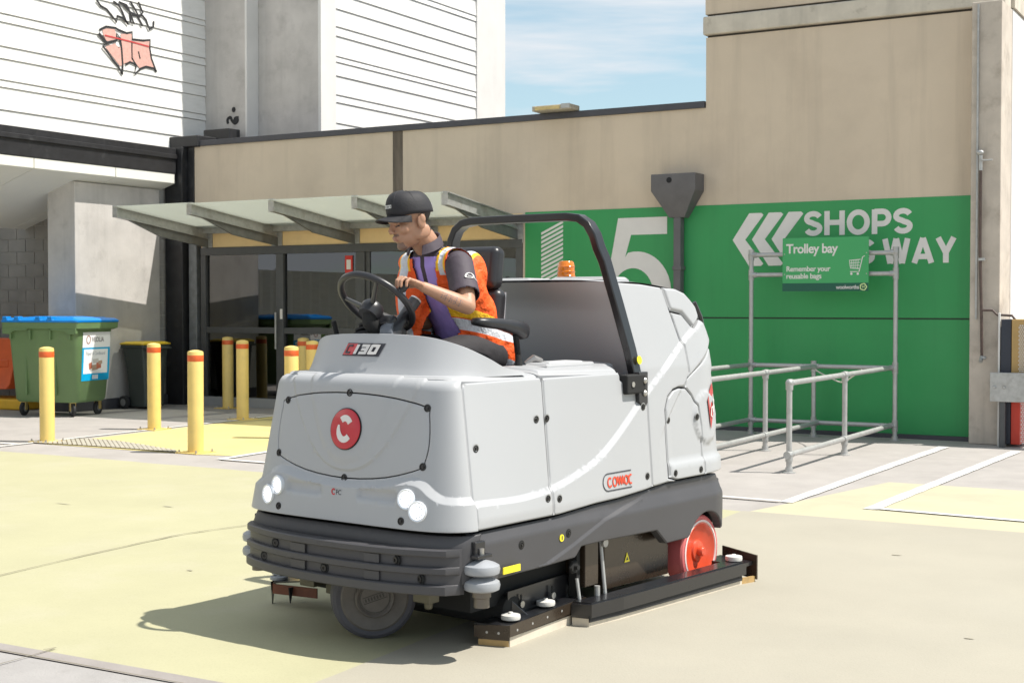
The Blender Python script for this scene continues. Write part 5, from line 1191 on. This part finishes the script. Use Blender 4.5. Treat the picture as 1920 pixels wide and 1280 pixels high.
# near side squeegee
sq = empty('side_squeegee', (0, 0, 0), parent=MC)
M_tanr = mat('rubber_tan', (.46, .30, .12), .5, var=.12, scale=18, stain=((.25, .18, .1), 12, .55, .7, .5)); M_whr = mat('rubber_pale', (.62, .55, .45), .5, var=.1, scale=18)
SQ = [(.16, -.50), (.20, -.635), (.86, -.585)]
def wall(path, z0, z1, th, name, m, parent, dz=0, **k):
    b = MB(); P = [Vector(p) for p in path]; n_ = len(P); L_, R2 = [], []
    for i in range(n_):
        t = (P[min(i+1, n_-1)]-P[max(i-1, 0)]).normalized(); nn = Vector((-t.y, t.x)); L_.append(P[i]+nn*th/2); R2.append(P[i]-nn*th/2)
    q = []
    for lst, z in ((L_, z0), (R2, z0), (R2, z1), (L_, z1)): q.append([(p.x, p.y, z+dz*i/(n_-1)) for i, p in enumerate(lst)])
    vs = q[0]+q[1]+q[2]+q[3]; f = []
    for i in range(n_-1):
        for a in range(4): c = (a+1) % 4; f.append((a*n_+i, a*n_+i+1, c*n_+i+1, c*n_+i))
    f += [(0, n_, 2*n_, 3*n_), (n_-1, 4*n_-1, 3*n_-1, 2*n_-1)]; b.add(vs, f)
    o = b.build(name, m, parent, smooth=False, **k); return o
wall(SQ, .0, .055, .008, 'rubber_blade', M_tanr, sq); wall([(.205, -.642), (.5, -.622), (.86, -.592)], .004, .05, .006, 'rubber_blade', M_whr, sq)
wall(SQ, .035, .10, .02, 'blade_carrier', M_plb, sq)
wall([(.14, -.49), (.19, -.655), (.87, -.605)], .045, .098, .006, 'blade_carrier', M_plb, sq, dz=.02)
b = MB(); b.prism([(.15, -.48, .10), (.19, -.65, .10), (.86, -.60, .12), (.82, -.50, .12), (.45, -.50, .11)], (0, 0, .006)); b.build('top_plate', M_blk, sq)
b = MB(); b.prism([(.32, -.545, .11), (.82, -.535, .12), (.82, -.535, .235), (.32, -.545, .225)], (0, .008, 0)); mp_ = b.build('mount_plate', M_blk, sq)
b = MB(); b.prism([(.34, -.553, .18), (.40, -.60, .11), (.34, -.553, .11)], (.006, 0, 0)); b.build('gusset', M_blk, sq)
for s in (.41, .66): MB().box(s-.005, s+.005, -.556, -.552, .14, .20).build('slot', M_core, mp_); MB().lathe([(.016, 0), (.016, .008), (0, .008)], (s, -.556, .155), (0, -1, 0), 14).build('bolt', M_bolt, mp_)
M_rw = mat('roller_white', (.60, .585, .56), .45, var=.05, scale=20)
for s, y, z in ((.27, -.60, .115), (.57, -.58, .125)):
    o = MB().lathe([(.03, 0), (.044, .002), (.046, .010), (.044, .022), (.03, .024), (.012, .026), (.010, .034), (0, .035)], (s, y, z), (0, 0, 1), 28).build('guide_roller', M_rw, sq)
for s, y in ((.185, -.606), (.17, -.55)): MB().lathe([(.006, 0), (.006, .003)], (s-.012, y, .07), (-1, -.3, 0), 8).build('rivet', M_galvl, sq)
for k in range(5): s = .25+.13*k; MB().lathe([(.006, 0), (.006, .003)], (s, -.655+.0758*(s-.2)-.0005, .077+.005*k), (0, -1, 0), 8).build('rivet', M_galvl, sq)
# long rear squeegee along the side
lq = empty('long_squeegee', (0, 0, 0), parent=MC)
LQ = [(.735, -.62), (.75, -.705), (.98, -.735), (2.12, -.80)]
wall(LQ, .002, .045, .008, 'rubber_blade', M_whr, lq); wall([(.74, -.715), (.98, -.745), (2.10, -.81)], .03, .06, .006, 'rubber_blade', M_rub, lq)
b = MB(); P2 = [(.735, -.62), (.75, -.715), (.98, -.745), (2.13, -.81)]
wall(P2, .048, .112, .026, 'blade_carrier', M_blk, lq, dz=.012)
b = MB(); b.prism([(.74, -.62, .115), (.76, -.715, .115), (.98, -.74, .117), (2.12, -.805, .126), (2.12, -.72, .126), (1.0, -.65, .117)], (0, 0, .006)); b.build('top_plate', M_blk, lq)
MB().box(2.09, 2.24, -.83, -.815, .0, .18).build('end_plate', M_plb, lq, bevel=.003) if False else None
b = MB(); b.prism([(2.22, -.84, .02), (2.26, -.60, .04), (2.26, -.60, .18), (2.22, -.84, .155)], (.012, 0, 0)); b.build('end_plate', M_plb, lq)
b = MB(); b.prism([(2.08, -.81, .10), (2.22, -.815, .10), (2.24, -.6, .11), (2.05, -.6, .11)], (0, 0, .02)); b.build('end_arm', M_blk, lq)
b = MB(); b.prism([(2.1, -.80, .0), (2.22, -.83, .0), (2.22, -.83, .04), (2.1, -.80, .04)], (0, .01, 0)); b.build('rubber_blade', M_tanr, lq)
MB().lathe([(.03, 0), (.046, .002), (.048, .012), (.046, .026), (.02, .028), (.010, .036), (0, .037)], (2.11, -.755, .133), (0, 0, 1), 28).build('guide_roller', M_rw, lq)
# far side squeegee visible left of the front wheel
fs_ = empty('side_squeegee', (0, 0, 0), parent=MC)
b = MB(); b.prism([(.30, .92, .12), (.16, .86, .12), (.20, .62, .15), (.40, .56, .15), (.42, .80, .12)], (0, 0, .008)); b.build('top_plate', M_blk, fs_)
wall([(.24, .93), (.17, .87), (.22, .60)], .065, .115, .008, 'blade_carrier', mat('rust_carrier', (.16, .045, .02), .5, var=.2, scale=12), fs_)
b = MB(); b.prism([(.18, .90, .12), (.24, .93, .12), (.20, .905, -.0), (.19, .90, .0)], (.006, .004, 0)); b.build('rubber_blade', M_plb, fs_)
b = MB(); b.prism([(.16, .74, .11), (.19, .74, .11), (.17, .74, .03)], (0, .008, 0)); b.build('rubber_blade', M_core, fs_)
for x, y, z in ((.22, .88, .128), (.25, .90, .150)): MB().lathe([(.03, 0), (.046, .002), (.048, .010), (.046, .018), (.012, .02), (.010, .03), (0, .031)], (x, y, z), (0, 0, 1), 28).build('guide_roller', M_rol, fs_)
for x0, x1, y0, y1, z0, z1 in ((-.02, .0, .50, .60, .22, .32), (.0, .1, .40, .5, .18, .32), (.08, .14, .30, .40, .14, .3)): MB().box(x0, x1, y0, y1, z0, z1).build('bracket', mat('olive_bracket', (.12, .11, .08), .45, metal=.4), MC, bevel=.006)
MB().lathe([(.07, 0), (.075, .01), (.075, .42), (.07, .43)], (.33, .15, .13), (0, 1, 0), 24).build('brush_housing', M_core, MC) if False else None
b = MB(); b.box(-.09, -.02, -.42, -.32, .22, .31); b.lathe([(.022, 0), (.018, .03), (0, .035)], (-.05, -.38, .22), (0, 0, -1)); b.build('bracket', mat('olive_bracket', (.12, .11, .08)), MC, bevel=.005)
# ================================================================ PERSON
def remesh(mb, vox, smooth=4, fac=.5):
    me = bpy.data.meshes.new('t'); me.from_pydata(mb.v, [], mb.f); me.update(); o = bpy.data.objects.new('t', me); COL.objects.link(o)
    r_ = o.modifiers.new('r', 'REMESH'); r_.mode = 'VOXEL'; r_.voxel_size = vox; s_ = o.modifiers.new('s', 'SMOOTH'); s_.iterations = smooth; s_.factor = fac
    bpy.context.view_layer.update(); ev = o.evaluated_get(bpy.context.evaluated_depsgraph_get()); m = bpy.data.meshes.new_from_object(ev)
    bpy.data.objects.remove(o); m.materials.clear(); return m
def centers(m):
    c = np.empty(len(m.polygons)*3); m.polygons.foreach_get('center', c); c = c.reshape(-1, 3); n = np.empty(len(c)*3); m.polygons.foreach_get('normal', n); return c, n.reshape(-1, 3)
def objm(name, m, mats, parent=None, idx=None, world=None, **kw):
    m.name = name
    for x in mats: m.materials.append(x)
    if idx is not None: m.polygons.foreach_set('material_index', idx.astype(np.int32))
    m.polygons.foreach_set('use_smooth', [True]*len(m.polygons)); m.update()
    o = bpy.data.objects.new(name, m); COL.objects.link(o)
    if parent: o.parent = parent
    return tag(o, **kw)
def keep_faces(m, mask):
    bm = bmesh.new(); bm.from_mesh(m); bm.faces.ensure_lookup_table()
    bmesh.ops.delete(bm, geom=[f for f, k in zip(bm.faces, mask) if not k], context='FACES'); bm.to_mesh(m); bm.free(); return m
M_skin = mat('skin', (.43, .24, .155), .5, var=.05, scale=14, bump=.05, bscale=300, spec=.4)
M_skin.node_tree.nodes['Principled BSDF'].inputs['Subsurface Weight'].default_value = .12; M_skin.node_tree.nodes['Principled BSDF'].inputs['Subsurface Radius'].default_value = (.02, .008, .004); M_skin.node_tree.nodes['Principled BSDF'].inputs['Subsurface Scale'].default_value = .3
M_hair = mat('dark_hair', (.025, .018, .015), .6, var=.3, scale=90); M_stub = mat('stubble_skin', (.22, .135, .10), .6, var=.15, scale=200)
M_lip = mat('lip', (.33, .15, .11), .45); M_tat = mat('tattoo_ink', (.16, .13, .14), .5, var=.4, scale=90); M_eye = mat('eye_dark', (.03, .02, .018), .3)
# head frame (x = face, y = his left, z = up)
Mh = Matrix.Translation((.338, .070, 1.962)) @ Matrix.Rotation(R(180-22), 4, 'Z') @ Matrix.Rotation(R(17), 4, 'Y') @ Matrix.Scale(1.07, 4)
hd = lambda p: Mh @ Vector(p)
qh = (Mh @ Matrix.Scale(1/1.07, 4)).to_quaternion()
mb = MB()
E = lambda c, r, q=None: mb.ell(hd(c), tuple(k*1.07 for k in r), qh @ q if q else qh, 20, 14)
E((-.012, 0, .045), (.102, .080, .085)); E((.012, 0, -.02), (.082, .070, .078)); E((.030, 0, -.064), (.063, .061, .050)); E((.068, 0, -.098), (.027, .033, .022))
E((.078, 0, .024), (.022, .052, .020)); E((.060, .043, -.022), (.026, .024, .026)); E((.060, -.043, -.022), (.026, .024, .026))
E((.086, 0, -.058), (.018, .028, .020)); E((.098, 0, -.052), (.008, .024, .006)); E((.096, 0, -.065), (.008, .021, .0065)); E((-.012, .056, -.055), (.052, .018, .036)); E((-.012, -.056, -.055), (.052, .018, .036))
mb.tube([hd((.086, 0, .018)), hd((.101, 0, -.004)), hd((.113, 0, -.024))], [.009, .010, .0125], 10); E((.104, .012, -.028), (.010, .008, .008)); E((.104, -.012, -.028), (.010, .008, .008))
for sy in (1, -1):
    E((-.012, .083*sy, -.012), (.020, .008, .032)); E((-.022, .089*sy, .004), (.014, .006, .022))
    E((.079, .031*sy, -.002), (.012, .014, .011))
mb.tube([(.56, .06, 1.72), (.50, .06, 1.80), (.43, .068, 1.875), (.355, .072, 1.95)], [.05, .066, .066, .063], 20)
# torso core under the clothes, legs, arms
def limb(pts, rs, n=16): mb.tube([Vector(p) for p in pts], rs, n)
limb([(.80, .055, 1.25), (.77, .055, 1.42), (.60, .055, 1.68), (.53, .06, 1.76)], [.10, .09, .09, .06])
NS, NE, NW = Vector((.455, -.140, 1.755)), Vector((.350, -.280, 1.548)), Vector((.162, -.160, 1.640))
limb([NS, NS.lerp(NE, .5)+Vector((0, -.01, 0)), NE], [.055, .046, .040]); mb.ell(NE, (.040, .040, .040))
limb([NE, NE.lerp(NW, .3)+Vector((0, -.005, -.004)), NE.lerp(NW, .7), NW], [.040, .041, .031, .025])
FS_, FE, FW_ = Vector((.525, .215, 1.735)), Vector((.64, .23, 1.465)), Vector((.29, .20, 1.475))
limb([FS_, FE], [.05, .04]); mb.ell(FE, (.04, .04, .04)); limb([FE, FE.lerp(FW_, .5), FW_], [.04, .036, .025])
for y in (-.075, .185):
    limb([(.80, y*.75+.015, 1.285), (.55, y, 1.30), (.30, y, 1.275)], [.085, .078, .055]); mb.ell((.30, y, 1.27), (.055, .055, .055)); limb([(.30, y, 1.27), (.27, y, 1.05), (.24, y, .86)], [.054, .05, .035]); mb.ell((.17, y, .815), (.13, .045, .04))
def hand(w, palm_to, across, down, curl=1.0, th=1):
    "w wrist; palm_to: direction of fingers; across: from little finger to index; down: palm normal"
    f = Vector(palm_to).normalized(); a = Vector(across).normalized(); d = Vector(down).normalized()
    w = w+f*.004; c = w+f*.045; M_ = Matrix((f, a, -d)).transposed().to_quaternion()
    mb.ell(w+f*.040, (.048, .040, .017), M_, 16, 10); mb.ell(w+f*.010, (.032, .028, .020), M_, 16, 10); mb.ell(w+f*.068, (.022, .042, .014), M_, 16, 10)
    for i, L_ in enumerate((.060, .072, .078, .070)):
        k = w+f*(.078-(.008 if i in (0,) else 0))+a*(-.033+.0215*i)
        p = [k, k+f*L_*.40-d*.002]; ang = [50*curl, 100*curl, 120*curl]
        cur = p[-1]
        for j, (fr, an) in enumerate(zip((.32, .28), (55*curl, 105*curl))):
            dirv = f*math.cos(R(an))+d*math.sin(R(an)); cur = cur+dirv*L_*fr*1.15; p.append(cur)
        mb.tube(p, [.0098, .0092, .0085, .0075], 10); mb.ell(p[-1], (.0078,)*3, None, 10, 6); mb.ell(p[1], (.0098,)*3, None, 10, 6)
    t0 = w+f*.022+a*.030*th+d*.006; t1 = t0+f*.030+a*.018+d*.016; t2 = t1+f*.022-a*.002+d*.018
    mb.tube([t0, t1, t2], [.014, .0115, .0085], 10); mb.ell(t2, (.009,)*3, None, 10, 6)
hand(NW, (-.92, .25, .34), (.25, .95, .05), (-.30, -.05, -.95), .95)
hand(FW_, (-.85, -.35, .1), (.3, -.9, .1), (-.1, -.1, -1), .9)
bmsh = remesh(mb, .0042, 3, .5); cc, nn = centers(bmsh)
Mi = np.array(Mh.inverted()); hl_ = cc @ Mi[:3, :3].T+Mi[:3, 3]; x, y, z = hl_.T; head_zone = (x*x+y*y+z*z) < .17**2
idx = np.zeros(len(cc), int)
hairz = head_zone & (x < .018) & (z > -.065+.25*np.maximum(0, x+.03)) & ~((np.abs(y) > .070) & (x > -.045) & (x < .016) & (z < .02)) & (x < .03)
hairz &= ~((z < -.02) & (x > -.055)); hairz &= (x < -.022); hairz |= (head_zone & False) & head_zone & (z > .034) & (x < .03) & (np.abs(y) > .05)
idx[hairz] = 1
idx[head_zone & (x > .062) & (z < -.078) & (np.abs(y) < .032)] = 2
idx[head_zone & (x > .086) & (z > -.048) & (z < -.037) & (np.abs(y) < .029)] = 2
idx[head_zone & (x > .093) & (z < -.049) & (z > -.069) & (np.abs(y) < .021)] = 3
idx[head_zone & (x > .055) & (z > .021) & (z < .030) & (np.abs(y) > .013) & (np.abs(y) < .052)] = 1
idx[head_zone & (x > .062) & (z > -.006) & (z < .001) & (np.abs(y) > .018) & (np.abs(y) < .045)] = 4
rng = np.random.RandomState(3); t_ = ((cc-np.array(NE)) @ np.array((NW-NE)))/(NW-NE).length_squared
tz = (t_ > .15) & (t_ < .62) & (nn[:, 1] < -.35) & (cc[:, 0] < .42) & (cc[:, 1] < -.12) & (cc[:, 2] > 1.5); wv = np.sin(t_*150)+np.sin(cc[:, 2]*520+t_*60)+.8*np.sin(t_*61+1); tz &= (wv > .9) & (np.abs(cc[:, 2]-(np.array(NE)[2]+t_*(NW.z-NE.z))+.004) < .017); idx[tz] = 5
PS = objm('person', bmsh, [M_skin, M_hair, M_stub, M_lip, M_eye, M_tat], idx=idx, label='man in black cap and orange safety vest driving the grey scrubber', cat='person')
PS.location = MC.location; PS.rotation_euler = MC.rotation_euler
# ---- shirt
def torso(mb, g=0.0, sleeves=True, low=1.24):
    rings = []
    for (cx, cy, z, rx, ry) in ((.80, .055, low, .135, .165), (.785, .055, 1.36, .150, .168), (.735, .055, 1.45, .145, .162), (.66, .055, 1.56, .138, .172), (.58, .055, 1.68, .138, .188), (.52, .057, 1.765, .108, .17), (.49, .06, 1.80, .075, .12), (.465, .06, 1.83, .055, .07)):
        rx += g; ry += g; rings.append([(cx+rx*math.cos(a)*(1 if math.cos(a) > 0 else .92), cy+ry*math.copysign(abs(math.sin(a))**.85, math.sin(a)), z+.02*math.cos(a)) for a in [i*2*math.pi/28 for i in range(28)]])
    l = loft(rings); mb.add(l.v, l.f)
    for s_ in (NS, FS_): mb.ell(s_+Vector((.02, .02 if s_ is NS else -.02, .0)), (.068+g, .062+g, .060+g))
    mb.ell((.525, -.03, 1.775), (.08+g, .09+g, .045+g)); mb.ell((.51, .165, 1.765), (.08+g, .09+g, .045+g))
mb = MB(); torso(mb)
SE = NS.lerp(NE, .78); mb.tube([NS, NS.lerp(NE, .4), SE], [.068, .066, .068], 24); mb.tube([FS_, FS_.lerp(FE, .7)], [.066, .062], 20)
sh = remesh(mb, .0065, 5, .5); c, n = centers(sh)
ax_ = (SE-NS).normalized(); d_end = (c-np.array(SE)) @ np.array(ax_); m_ = ~((d_end > -.004) & (c[:, 1] < -.16)); keep_faces(sh, m_); c, n = centers(sh)
si = np.zeros(len(c), int); si[(c[:, 1] < -.105) & (c[:, 2] > 1.52)] = 1; si[(c[:, 1] > .20) & (c[:, 2] > 1.45)] = 1; si[(c[:, 2] > 1.79)] = 1
si[(np.abs(c[:, 1]-.062) < .013) & (n[:, 0] < -.3) & (c[:, 2] > 1.66)] = 1
M_pur = mat('purple_cloth', (.42, .30, .74), .75, var=.12, scale=9, bump=.35, bscale=22); M_blkc = mat('charcoal_cloth', (.055, .042, .055), .7, var=.2, scale=10, bump=.35, bscale=22)
SHo = objm('shirt', sh, [M_pur, M_blkc], PS, si, label='purple polo shirt with charcoal sleeves and collar')
so = SHo.modifiers.new('t', 'SOLIDIFY'); so.thickness = .004; so.offset = 1
# collar
cr_ = []
for i in range(25):
    a = R(-150+300*i/24); cr_.append(a)
mbc = MB(); vs = []
for a in cr_:
    f = (1+math.cos(a))/2
    for rr, hh in ((.066, .045), (.074, .05), (.092, .0), (.084, -.004)):
        dx = math.cos(a); vs.append((.455+rr*dx-.012, .066+rr*1.02*math.sin(a), 1.838+hh+.03*dx*1.0-.018*(1-f)))
K = 4; fs = []
for i in range(24):
    for j in range(4): a = i*4+j; b_ = i*4+(j+1) % 4; fs.append((a, b_, b_+4, a+4))
fs += [(3, 2, 1, 0), (96, 97, 98, 99)]; mbc.add(vs, fs); mbc.build('collar', M_blkc, SHo, bevel=.003)
MB().box(.548, .552, -.0, .0, 0, 0) if False else None
# sleeve emblem: pale squiggle on the sleeve
sle = lambda u, v, h: NS.lerp(NE, .42)+Vector((0, 0, 0))+(NE-NS).normalized()*v+Vector((-.96, .1, .3)).normalized()*u*-1+(ax_.cross(Vector((-.96, .1, .3)).normalized()).normalized())*(-1)*(.0)
def on_sleeve(u, v, h):
    t = .50+v; p = NS.lerp(NE, t); side = Vector((1, 0, 0)); side = (side-ax_*side.dot(ax_)).normalized(); outw = ax_.cross(side).normalized()
    if outw.y > 0: outw = -outw
    a = u/.070; return p+(outw*math.cos(a)+side*math.sin(a))*(.0745+h)
merge([ribbon(smoothpath([(-.040, .05), (-.030, -.02), (-.010, -.045), (.004, .0), (-.008, .06), (-.03, .07)], 4, True), .007, on_sleeve, .001, closed=True), ribbon([(.0, .02), (.045, .055)], .012, on_sleeve, .001), ribbon([(-.03, .02), (-.005, .03)], .008, on_sleeve, .0013)]).build('sleeve_emblem', mat('print_white', (.75, .75, .72), .6), SHo, smooth=False)
# ---- trousers
mb = MB()
for y in (-.075, .185): mb.tube([(.84, y*.75+.015, 1.29), (.55, y, 1.315), (.29, y, 1.29)], [.105, .094, .075], 20); mb.ell((.29, y, 1.285), (.075, .075, .075)); mb.tube([(.29, y, 1.28), (.27, y, 1.05), (.25, y, .90)], [.074, .068, .062], 20)
mb.ell((.82, .055, 1.32), (.15, .175, .12)); tr = remesh(mb, .010, 5); objm('trousers', tr, [mat('black_trousers', (.022, .02, .023), .8, var=.3, scale=12, bump=.5, bscale=18)], PS)
for y in (-.075, .185):
    b = MB(); b.ell((.165, y, .81), (.145, .052, .045)); b.build('shoe', M_rub, PS)
# ---- safety vest
mb = MB(); torso(mb, .014, low=1.20); mb.ell((.88, -.04, 1.33), (.09, .11, .14)); mb.ell((.655, -.05, 1.70), (.075, .085, .12)); mb.ell((.60, .06, 1.33), (.09, .15, .10)); mb.ell((.80, .05, 1.50), (.07, .14, .14)); mb.ell((.475, .185, 1.60), (.075, .075, .19)); mb.ell((.56, .17, 1.42), (.10, .10, .15))
vm = remesh(mb, .0075, 7, .6); c, n = centers(vm); X, Y, Z = c.T; keep = np.ones(len(c), bool)
dN = np.sqrt(((X-.46)/.095)**2+((Y+.165)/.075)**2+((Z-1.735)/.125)**2); dF = np.sqrt(((X-.51)/.07)**2+((Y-.325)/.06)**2+((Z-1.66)/.10)**2)
keep &= (dN > 1) & (dF > 1)
open_w = .040+.035*np.clip((Z-1.50)/.30, 0, 1)+.045*np.clip((1.60-Z)/.25, 0, 1)
keep &= ~((n[:, 0] < -.05) & (np.abs(Y-.045) < open_w)); keep &= ~((((X-.465)**2+(Y-.063)**2) < .092**2) & (Z > 1.78)); keep &= Z > 1.225
keep &= ~((n[:, 2] < -.8) & (Z < 1.26))
keep_faces(vm, keep)
mv = bpy.data.materials.new('hi_vis_vest'); mv.use_nodes = True; t = mv.node_tree; nd = t.nodes.new; lk = t.links.new; pb = t.nodes['Principled BSDF']; pb.inputs['Roughness'].default_value = .65
tcn = nd('ShaderNodeTexCoord'); sx_ = nd('ShaderNodeSeparateXYZ'); lk(tcn.outputs['Object'], sx_.inputs[0])
def mth(op, a, b=None):
    m = nd('ShaderNodeMath'); m.operation = op
    for i, v in enumerate((a, b)):
        if v is None: continue
        if isinstance(v, (int, float)): m.inputs[i].default_value = v
        else: lk(v, m.inputs[i])
    return m.outputs[0]
def band(v, lo_, hi_): return mth('MULTIPLY', mth('GREATER_THAN', v, lo_), mth('LESS_THAN', v, hi_))
def mixc(f, a, col):
    m = nd('ShaderNodeMixRGB'); lk(f, m.inputs[0]); m.inputs[2].default_value = col+(1,)
    if isinstance(a, tuple): m.inputs[1].default_value = a+(1,)
    else: lk(a, m.inputs[1])
    return m.outputs[0]
ox, oy, oz = sx_.outputs; ayy = mth('ABSOLUTE', mth('SUBTRACT', oy, .058)); zt = mth('ADD', oz, mth('MULTIPLY', ox, .25))
org, yel, sil = (.88, .105, .008), (.90, .50, .015), (.62, .64, .68)
col = mixc(mth('MULTIPLY', mth('GREATER_THAN', ox, .52), band(zt, 1.635, 1.68)), org, yel)
col = mixc(mth('MULTIPLY', band(ayy, .084, .160), mth('GREATER_THAN', oz, 1.72)), col, yel)
sgn = mth('SUBTRACT', oy, .058); col = mixc(mth('MULTIPLY', band(sgn, -.143, -.098), mth('GREATER_THAN', oz, 1.70)), col, sil); col = mixc(mth('MULTIPLY', band(sgn, .098, .150), mth('GREATER_THAN', oz, 1.40)), col, sil)
col = mixc(mth('MULTIPLY', band(zt, 1.58, 1.63), mth('GREATER_THAN', ox, .52)), col, sil); col = mixc(mth('MULTIPLY', band(zt, 1.455, 1.492), mth('GREATER_THAN', ox, .60)), col, sil)
lk(col, pb.inputs['Base Color']); nb = nd('ShaderNodeTexNoise'); nb.inputs['Scale'].default_value = 16; nb.inputs['Detail'].default_value = 4; bpn = nd('ShaderNodeBump'); bpn.inputs['Strength'].default_value = .9; bpn.inputs['Distance'].default_value = .04; lk(tcn.outputs['Object'], nb.inputs['Vector']); lk(nb.outputs[0], bpn.inputs['Height']); lk(bpn.outputs[0], pb.inputs['Normal'])
VS = objm('safety_vest', vm, [mv, mat('vest_piping', (.03, .01, .015), .7)], PS, label='orange safety vest with silver bands and yellow trim')
so = VS.modifiers.new('t', 'SOLIDIFY'); so.thickness = .006; so.offset = 1; so.material_offset_rim = 1
# ---- cap
M_cap2 = mat('cap_black', (.016, .015, .018), .7, var=.2, scale=20, bump=.15, bscale=120)
Mc = Mh @ Matrix.Translation((-.008, 0, .034)) @ Matrix.Rotation(R(-6), 4, 'Y')
mb = MB(); nu, nv = 32, 12
for j in range(nv+1):
    ph = math.pi/2*j/nv
    for i in range(nu):
        a = 2*math.pi*i/nu; k = math.cos(ph)**.62; fx = .108 if math.cos(a) < 0 else .104
        mb.v.append(tuple(Mc @ Vector((fx*k*math.cos(a)+(.012*math.sin(ph) if math.cos(a) > 0 else 0), .088*k*math.sin(a), -.004+.104*math.sin(ph)**.9+.006*math.cos(a)))))
for j in range(nv):
    for i in range(nu): mb.f.append((j*nu+i, j*nu+(i+1) % nu, (j+1)*nu+(i+1) % nu, (j+1)*nu+i))
mb.m = [0]*len(mb.f); cp_ = mb.build('cap', M_cap2, PS, ang=80); s_ = cp_.modifiers.new('s', 'SOLIDIFY'); s_.thickness = .004; s_.offset = 1
mb = MB(); g = []
for j in range(9):
    for i in range(17):
        t = -1+2*i/16; r_ = j/8; y = .084*t*(1-.05*r_); x = .085*math.sqrt(max(0, 1-(t*.93)**2))+.082*r_*math.sqrt(max(0, 1-t**4))+.004; zz = .004-.030*abs(t)**2.2*(.4+.6*r_)-.012*r_
        mb.v.append(tuple(Mc @ Vector((x, y, zz))))
for j in range(8):
    for i in range(16): a = j*17+i; mb.f.append((a, a+1, a+18, a+17))
mb.m = [0]*len(mb.f); br = mb.build('brim', M_cap2, cp_, ang=80); s_ = br.modifiers.new('s', 'SOLIDIFY'); s_.thickness = .004
MB().ell(Mc @ Vector((.004, 0, .101)), (.008, .008, .004), None, 10, 6).build('button', M_cap2, cp_)
for k_ in (30, 90, 150, 210, 270, 330):
    a = R(k_); P_ = []
    for j in range(10):
        ph = math.pi/2*j/9; k = math.cos(ph)**.62; fx = .108 if math.cos(a) < 0 else .104; P_.append(Mc @ Vector((fx*k*math.cos(a)*1.02+(.012*math.sin(ph) if math.cos(a) > 0 else 0), .088*k*math.sin(a)*1.02, -.002+.104*math.sin(ph)**.9+.006*math.cos(a)+.002)))
    MB().tube(P_, .0016, 6).build('seam', M_cap2, cp_)
def cfront(u, v, h):
    a = u/.1; ph = math.asin(min(1, v/.104)); k = math.cos(ph)**.62; return Mc @ Vector(((.1095+h)*k*math.cos(a)+.012*math.sin(ph), (.093+h)*k*math.sin(a), v))
merge([ribbon([(x_, .040), (x_+.010, .040), (x_+.010, .052), (x_, .052)], .0035, cfront, .001, closed=(k_ % 2 == 0)) for k_, x_ in enumerate((-.036, -.021, -.006, .009, .024))]).build('cap_lettering', mat('print_white', (.75, .75, .72)), cp_, smooth=False)
MB().box(-.11, -.104, -.02, .02, .012, .03, Mc).build('strap', mat('strap_grey', (.4, .4, .4)), cp_)
